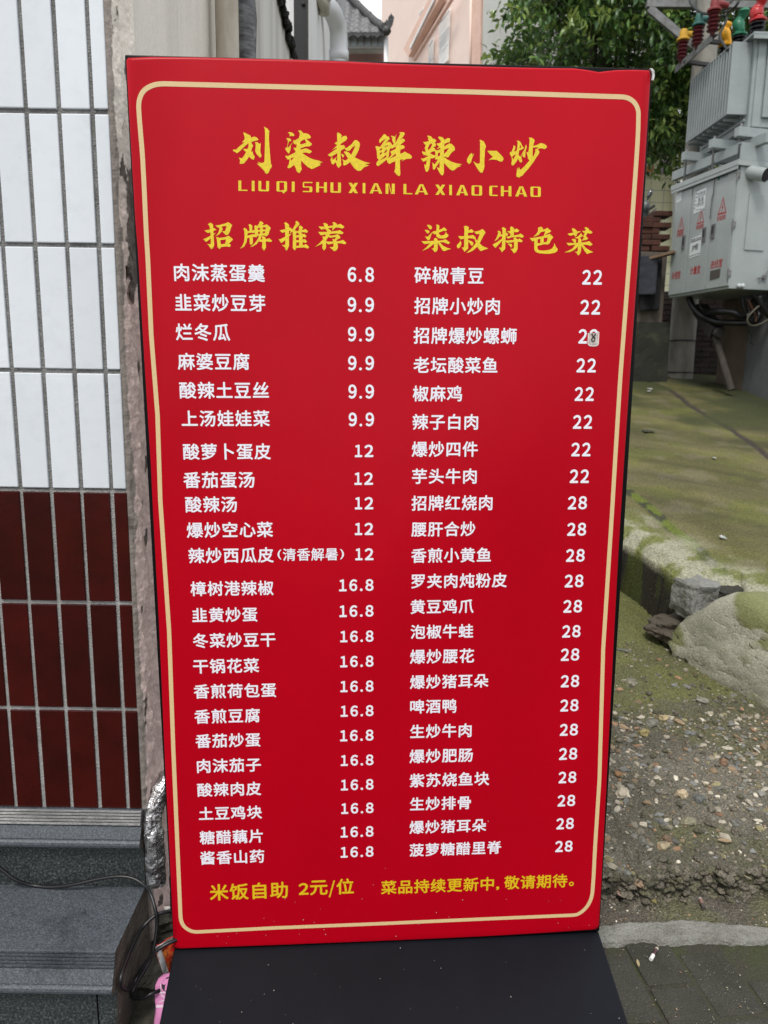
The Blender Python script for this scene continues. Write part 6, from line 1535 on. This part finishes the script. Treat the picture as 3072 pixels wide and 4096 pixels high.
for (x0_, y0_, x1_, y1_, c, nm) in ((2588, 662, 2612, 690, (.62, .25, .08), 'orange'), (2638, 640, 2672, 696, (.55, .42, .58), 'lilac'), (2585, 690, 2606, 706, (.6, .5, .5), 'pale pink'), (2664, 640, 2674, 688, (.75, .60, .03), 'yellow'), (2655, 690, 2672, 697, (.75, .60, .03), 'yellow strip'), (2640, 650, 2664, 676, (.70, .62, .72), 'pale lilac')):
    a, b = at(x0_, y0_, DX - .012), at(x1_, y1_, DX - .012)
    dpt = .004 if nm != 'pale lilac' else .007
    o = part(MB().box((a.x, a.y - dpt, b.z), (b.x, a.y + .004, a.z)), 'notice', mat(nm.replace(' ', '_') + '_paper', c, .8, col2=tuple(x * .8 + .1 for x in c), scale=12, lo=.5, hi=.6), ty); o['label'] = nm + ' paper notice'
gb = thing('grey_building', (5.6, 15.6, 1.6), 'grey building with white barred windows seen past the yellow tiles', 'building')
q = MB(); q.box((yx1 + .25, 15.5, 1.2), (yx1 + 4.5, 15.9, 6.5)); part(q, 'wall', mat('dull_grey_wall', (.22, .23, .23), .85, col2=(.16, .165, .165), scale=3), gb)
for k_ in range(3):
    x0_ = at(2712 + k_ * 26, 650, 15.4).x; zt2, zb2 = at(2712, 630, 15.4).z, at(2712, 720, 15.4).z
    part(MB().box((x0_, 15.42, zb2), (x0_ + .05, 15.48, zt2)).box((x0_ + .07, 15.42, zb2), (x0_ + .10, 15.48, zt2)).box((x0_, 15.41, zb2 - .03), (x0_ + .13, 15.49, zb2)), 'window_frame', m_ww, gb)
q = MB(); q.box((yx1 + .02, 14.4, 1.2), (yx1 + .20, 14.7, 3.4)); part(q, 'black_gap_box', m_bk, gb)  # plain black box filling the dark gap past the yellow tiles
q = MB(); q.box((at(2694, 880, 14.3).x, 14.33, at(2694, 890, 14.3).z), (at(2720, 880, 14.3).x, 14.39, at(2694, 872, 14.3).z)); part(q, 'white_sill', m_ww, gb)
# ============================================================ tree
tree = thing('tree', (4.3, 11.9, 1.6), 'dense broad leaved evergreen tree above the sign and behind the pole', 'tree')
m_bark = mat('dark_bark', (.05, .042, .032), .95, col2=(.09, .08, .06), scale=9, bump=.9, bscale=30, stretch=(1, 1, .3))
def leafmat():
    m = bpy.data.materials.new('glossy_leaves'); m.use_nodes = True
    t = m.node_tree; n, l = t.nodes, t.links
    b = n['Principled BSDF']; a = n.new('ShaderNodeAttribute'); a.attribute_name = 'tint'
    l.new(a.outputs['Color'], b.inputs['Base Color']); b.inputs['Roughness'].default_value = .27
    tr_ = n.new('ShaderNodeBsdfTranslucent'); mx = n.new('ShaderNodeMixShader'); mx.inputs[0].default_value = .22
    hs = n.new('ShaderNodeHueSaturation'); hs.inputs['Value'].default_value = 1.6; hs.inputs['Hue'].default_value = .47
    l.new(a.outputs['Color'], hs.inputs['Color']); l.new(hs.outputs['Color'], tr_.inputs['Color'])
    l.new(b.outputs[0], mx.inputs[1]); l.new(tr_.outputs[0], mx.inputs[2]); l.new(mx.outputs[0], n['Material Output'].inputs[0])
    return m
rng = random.Random(11)
tip = []
TBASE = V((3.15, 12.1, 1.4)); FORK = V((3.25, 12.0, 4.3))
br = MB(); br.tube([TBASE, V((3.12, 12.05, 2.9)), FORK], [.22, .18, .16], 12)
part(br, 'trunk', m_bark, tree, smooth=True)
lv, lc = MB(), []
LEAF = [(.032, .070, .018), (.045, .092, .020), (.070, .118, .026), (.024, .055, .018), (.110, .160, .040), (.038, .080, .022)]
def leaf(p, d, L, w, c):
    s_ = d.cross(V((0, 0, 1)));
    if s_.length < .05: s_ = V((1, 0, 0))
    s_.normalize(); s_ = (Matrix.Rotation(rng.uniform(-.9, .9), 3, d) @ s_); up_ = s_.cross(d)
    m1, m2, e = p + d * L * .38, p + d * L * .72 - up_ * L * .05, p + d * L - up_ * L * .16
    vs = [p, m1 + s_ * w * .5 + up_ * w * .12, m2 + s_ * w * .38 + up_ * w * .08, e, m2 - s_ * w * .38 + up_ * w * .08, m1 - s_ * w * .5 + up_ * w * .12, m1, m2]
    lv.add(vs, [(0, 1, 6), (0, 6, 5), (6, 1, 2, 7), (6, 7, 4, 5), (7, 2, 3), (7, 3, 4)])
    lc.extend([c] * 8)
ELL = [((4.3, 11.7, 6.95), (2.55, 1.5, 2.15)), ((2.75, 11.2, 6.25), (1.28, .9, 1.3)), ((3.5, 11.2, 5.65), (1.05, .9, .9)), ((5.4, 11.6, 6.55), (1.8, 1.3, 1.8)), ((4.0, 11.5, 5.25), (.85, .8, .5)), ((3.2, 11.6, 7.4), (1.5, 1.2, 1.2))]
twigs = MB()
cl_ = 0
for c, r in ELL:
    c, vol = V(c), r[0] * r[1] * r[2]
    for k in range(int(150 * vol ** .75)):
        d = V((rng.gauss(0, 1), rng.gauss(0, 1), rng.gauss(0, 1))).normalized()
        rad = rng.uniform(.55, 1.0) ** .6
        p = c + V((d.x * r[0], d.y * r[1], d.z * r[2])) * rad
        if nz(p.x * 1.1, p.z * 1.1, p.y) < -.36: continue
        out = (d + V((0, -.2, -.15)) + V((rng.uniform(-.4, .4), rng.uniform(-.4, .4), rng.uniform(-.3, .3)))).normalized()
        bright = rng.random()
        shade = rng.uniform(.75, 1.2)
        TL_ = rng.uniform(.22, .42)
        twigs.tube([p - out * .25, p + out * TL_ * .5, p + out * TL_ - V((0, 0, .05))], [.006, .004, .002], 4, cap=False)
        nl = rng.randint(26, 38)
        for j in range(nl):
            t = rng.uniform(-.3, 1.05)
            q_ = p + out * TL_ * t + V((rng.gauss(0, .075), rng.gauss(0, .075), rng.gauss(0, .07)))
            a = rng.uniform(0, 6.28)
            side = out.orthogonal(); side = Matrix.Rotation(a, 3, out) @ side
            dr = (out * .7 + side * .9 + V((0, 0, -.25))).normalized()
            cc_ = LEAF[4] if (bright > .65 and t > .45) else rng.choice(LEAF[:4] + [LEAF[5]] * 2)
            kk = 2.0 * shade * rng.uniform(.75, 1.25)
            leaf(q_, dr, rng.uniform(.085, .145), rng.uniform(.038, .058), tuple(x * kk for x in cc_))
def limb(a, b, r0, r1):
    m_ = a.lerp(b, .5) + V((rng.uniform(-.2, .2), rng.uniform(-.2, .2), .15))
    return MB().tube(spline([a, m_, b], 5), [r0 + (r1 - r0) * i / 10 for i in range(11)], 8)
for c, r in ELL:
    part(limb(FORK, V(c) + V((0, 0, .2)), .11, .035), 'limb', m_bark, tree, smooth=True)
part(twigs, 'twigs', m_bark, tree)
o = part(lv, 'crown', leafmat(), tree)
a_ = o.data.color_attributes.new('tint', 'FLOAT_COLOR', 'POINT')
a_.data.foreach_set('color', [q_ for c in lc for q_ in (*c, 1.0)])

# ============================================================ end of the alley: small tiled pavilion house, pink building, house with balcony
PD = 12.2
pav = thing('pavilion_house', (-.35, PD + 1, 1.6), 'small white house with grey wavy tiled roof and curled ridge end', 'house')
zp = lambda x, y: (1360 + x / 2.592, y / 2.592)
P = lambda x, y, Y: at(*zp(x, y), Y)
m_rt = mat('grey_roof_tile', (.21, .21, .215), .7, col2=(.13, .13, .132), scale=18, grain=.1)
m_rd = mat('dark_roof_tile', (.040, .040, .043), .7, col2=(.07, .07, .072), scale=16)
rt = MB()
NC = 9
e0, e1_ = P(-40, 345, PD), P(470, 345, PD)
for k in range(NC):
    yb_, zb_ = PD + .12 * k, e0.z + .111 * k
    x0_ = e0.x; x1_ = e1_.x - .070 * k
    nseg = 90
    def tf(u, v, x0_=x0_, x1_=x1_, yb_=yb_, zb_=zb_):
        x = x0_ + (x1_ - x0_) * u
        return (x, yb_ + .15 * v - .01, zb_ + .128 * v + .026 * math.sin((x - e1_.x) * 2 * math.pi / .157) + (.0 if v < 1 else 0))
    rt.grid(tf, nseg, 2)
    def tf2(u, v, x0_=x0_, x1_=x1_, yb_=yb_, zb_=zb_):
        x = x0_ + (x1_ - x0_) * u
        return (x, yb_ - .01 + .004 * v, zb_ + .026 * math.sin((x - e1_.x) * 2 * math.pi / .157) - .035 * v)
    rt.grid(tf2, nseg, 1)
part(rt, 'roof', m_rt, pav, smooth=True, auto=40)
ds = MB()
for i in range(-1, 4):
    cx = 188 + i * 98 if i >= 0 else 90
    w_ = 52
    heart = [(cx - w_, 335), (cx - w_ * .5, 325), (cx, 338), (cx + w_ * .5, 325), (cx + w_, 335), (cx + w_ * .8, 362), (cx + w_ * .35, 376), (cx, 392), (cx - w_ * .35, 376), (cx - w_ * .8, 362)]
    if i == 3: continue
    ds.prism([P(x, y, PD - .06) for x, y in heart], (0, .03, 0))
part(ds, 'drip_tiles', m_rd, pav, fixn=True)
hr = MB().tube(spline([P(90, -40, PD + .85), P(180, 45, PD + .68), P(300, 160, PD + .42), P(400, 245, PD + .18), P(465, 290, PD - .05), P(490, 330, PD - .12)], 8), [.052 + .008 * (i % 8 < 1) for i in range(41)], 12)
part(hr, 'hip_ridge', mat('ridge_tile', (.085, .085, .085), .7, col2=(.05, .05, .05), scale=10), pav, smooth=True)
orn = [(430, 245), (470, 225), (483, 195), (492, 218), (505, 170), (525, 150), (530, 130), (538, 150), (562, 175), (552, 215), (545, 245), (520, 290), (485, 330), (455, 300)]
om = MB(); Oy = PD - .12
loops = [orn, [(515, 175), (532, 172), (530, 192), (518, 190)], [(466, 245), (480, 242), (482, 262), (468, 262)]]
om.tris(loops, lambda x, y: P(x, y, Oy))
n0 = len(om.v); om.v += [p + V((0, .05, 0)) for p in om.v[:n0]]; om.f += [tuple(i + n0 for i in f) for f in list(om.f)]
s0 = 0
for lp in loops:
    k = len(lp); om.f += [(s0 + i, s0 + (i + 1) % k, n0 + s0 + (i + 1) % k, n0 + s0 + i) for i in range(k)]; s0 += k
part(om, 'ridge_ornament', m_rd, pav, fixn=True)
q = MB(); q.prism([P(-40, 340, PD + .12), P(470, 340, PD + .12), P(470, 500, PD + .12), P(-40, 500, PD + .12)], (0, .2, 0)); part(q, 'eave_panel', mat('pale_blue_white_paint', (.60, .66, .68), .7, col2=(.5, .56, .58), scale=6), pav, fixn=True)
q = MB()
for x in (105, 182, 250, 325, 395): q.bar(P(x, 380, PD + .11), P(x, 495, PD + .11), .018, .03)
q.bar(P(-40, 492, PD + .10), P(470, 492, PD + .10), .03, .04); part(q, 'eave_ribs', mat('grey_wood_trim', (.28, .28, .26), .8), pav)
q = MB(); q.prism([P(-60, 505, PD + .5), P(470, 505, PD + .5), P(470, 3900, PD + .5), P(-60, 3900, PD + .5)], (0, .2, 0)); part(q, 'wall', mat('dark_salmon_wall', (.30, .165, .135), .85, col2=(.24, .14, .12), scale=4), pav, fixn=True)
q = MB(); q.tube([P(478, 340, PD + .05), P(482, 3900, PD + .05)], .035, 10); part(q, 'corner_post', m_ww, pav, smooth=True)
# pink building
pkb = thing('pink_building', (1.6, 13.2, 1.6), 'pale pink building with white window grilles beyond the alley', 'building')
G0 = at(1930, 100, 13.0); gd = V((-.357, .934, 0)); gn = V((gd.y, -gd.x, 0)) * -1
if gn.y > 0: gn = -gn
def G(px, py, off=0.0): return onp(px, py, V((G0.x, G0.y, 0)) + gn * off, gn)
Z = lambda x, y, off=0.0: G(*zp(x, y), off)
m_pkw = mat('pale_pink_paint', (.86, .69, .61), .8, col2=(.82, .65, .57), scale=2)
m_pkd = mat('salmon_trim', (.76, .52, .42), .8, col2=(.68, .45, .36), scale=5)
c0_ = V((G0.x, G0.y, 1.2)); c1_ = c0_ + gd * 4.6
q = MB(); q.prism([c0_, c1_, c1_ + V((0, 0, 9)), c0_ + V((0, 0, 9))], gn * -.25); part(q, 'facade', m_pkw, pkb, fixn=True)
q = MB(); q.prism([Z(1390, -100, .01), Z(1480, -100, .01), Z(1468, 900, .01), Z(1378, 900, .01)], gn * .03); part(q, 'corner_band', m_pkd, pkb, fixn=True)
q = MB(); q.prism([Z(715, 520, .02), Z(1000, -30, .02), Z(1110, -30, .02), Z(770, 600, .02)], gn * .12); part(q, 'ledge', m_pkd, pkb, fixn=True)
q = MB(); q.tube([Z(775, 620, .18), Z(985, 275, .18), Z(1190, -60, .18)], .035, 10); part(q, 'ledge_pipe', m_pkd, pkb, smooth=True)
q = MB(); q.bar(Z(730, 500, .16), Z(985, -20, .16), .03, .05); part(q, 'ledge_rim', m_ww, pkb)
q = MB(); q.tube([Z(1360, -60, .05), Z(1345, 900, .05)], .02, 8); part(q, 'wall_pipe', m_pkw, pkb, smooth=True)
def grille(c, nb, nm='window_grille'):
    (ax, ay), (bx, by), (cx, cy), (dx, dy) = c
    fr_ = MB(); fr_.prism([Z(*p, .005) for p in c], gn * .01); w = part(fr_, 'window', mat('grey_window_glass', (.42, .43, .40), .3, col2=(.3, .32, .28), scale=9), pkb, fixn=True)  # grey glass mottled in two tones
    g_ = MB()
    for i in range(nb + 1):
        t = i / nb; g_.bar(Z(ax + (bx - ax) * t, ay + (by - ay) * t, .05), Z(dx + (cx - dx) * t, dy + (cy - dy) * t, .05), .018, .012)
    for a, b in ((0, 1), (3, 2)): g_.bar(Z(*c[a], .05), Z(*c[b], .05), .03, .03)
    g_.bar(Z((ax * 2 + dx) / 3, (ay * 2 + dy) / 3, .05), Z((bx * 2 + cx) / 3, (by * 2 + cy) / 3, .05), .015, .015)
    g_.bar(Z((ax + 2 * dx) / 3, (ay + 2 * dy) / 3, .05), Z((bx + 2 * cx) / 3, (by + 2 * cy) / 3, .05), .015, .015)
    part(g_, 'grille', m_ww, w)
grille([(1035, 235), (1140, 95), (1120, 620), (1030, 700)], 9)
grille([(925, 465), (968, 400), (962, 680), (918, 720)], 5)
grille([(828, 140), (870, 85), (862, 235), (818, 290)], 4)
# white end wall to its right
q = MB(); d2 = V((.934, .357, 0)); a0 = c0_ + V((0.004, -.004, 0)); b0_ = c0_ + d2 * 3.2
q.prism([a0, b0_, b0_ + V((0, 0, 9)), a0 + V((0, 0, 9))], V((-.357, .934, 0)) * .2); part(q, 'end_wall', m_ww, pkb, fixn=True)
# far house with dark balcony
hb_ = thing('balcony_house', (.55, 21, 1.6), 'pale blue house with dark balcony opening and laundry left of the pink building', 'house')
HD = 20.0
m_pb = mat('pale_blue_wall', (.55, .62, .66), .8)
q = MB(); q.prism([P(535, 410, HD), P(655, 60, HD), P(1200, 60, HD), P(1200, 3900, HD), P(535, 3900, HD)], (0, 3, 0)); part(q, 'wall', m_pb, hb_, fixn=True)
q = MB(); q.bar(P(528, 415, HD - .1), P(655, 50, HD - .1), .10, .10); part(q, 'canopy_edge', mat('grey_green_metal', (.22, .28, .28), .6), hb_)
q = MB(); q.prism([P(662, 30, HD - .02), P(775, 10, HD - .02), P(758, 320, HD - .02), P(660, 310, HD - .02)], (0, .015, 0)); part(q, 'balcony_opening', mat('opening_shade', (.02, .021, .024), .7), hb_, fixn=True)  # flat dark sheet; the shade inside the balcony is in its colour
q = MB(); q.bar(P(650, 68, HD - .06), P(785, 35, HD - .06), .05, .07); q.prism([P(665, 5, HD - .06), P(785, -15, HD - .06), P(780, 30, HD - .06), P(665, 45, HD - .06)], (0, .03, 0)); part(q, 'awning', mat('grey_white_sheet', (.5, .5, .5), .6), hb_, fixn=True)
q = MB(); q.prism([P(660, 320, HD - .04), P(755, 318, HD - .04), P(730, 470, HD - .04), P(635, 480, HD - .04)], (0, .05, 0)); part(q, 'laundry', mat('pink_laundry', (.55, .40, .36), .9, col2=(.35, .33, .34), scale=4, lo=.45, hi=.5), hb_, fixn=True)
q = MB(); q.bar(P(610, 500, HD - .3), P(735, 500, HD - .3), .3, .10); part(q, 'balcony_edge', m_ww, hb_)
q = MB(); q.prism([P(600, 515, HD - .3), P(735, 515, HD - .3), P(790, 640, HD - .3), P(790, 3900, HD - .3), P(540, 3900, HD - .3), P(545, 640, HD - .3)], (0, .3, 0)); part(q, 'lower_storey', m_pkd, hb_, fixn=True)
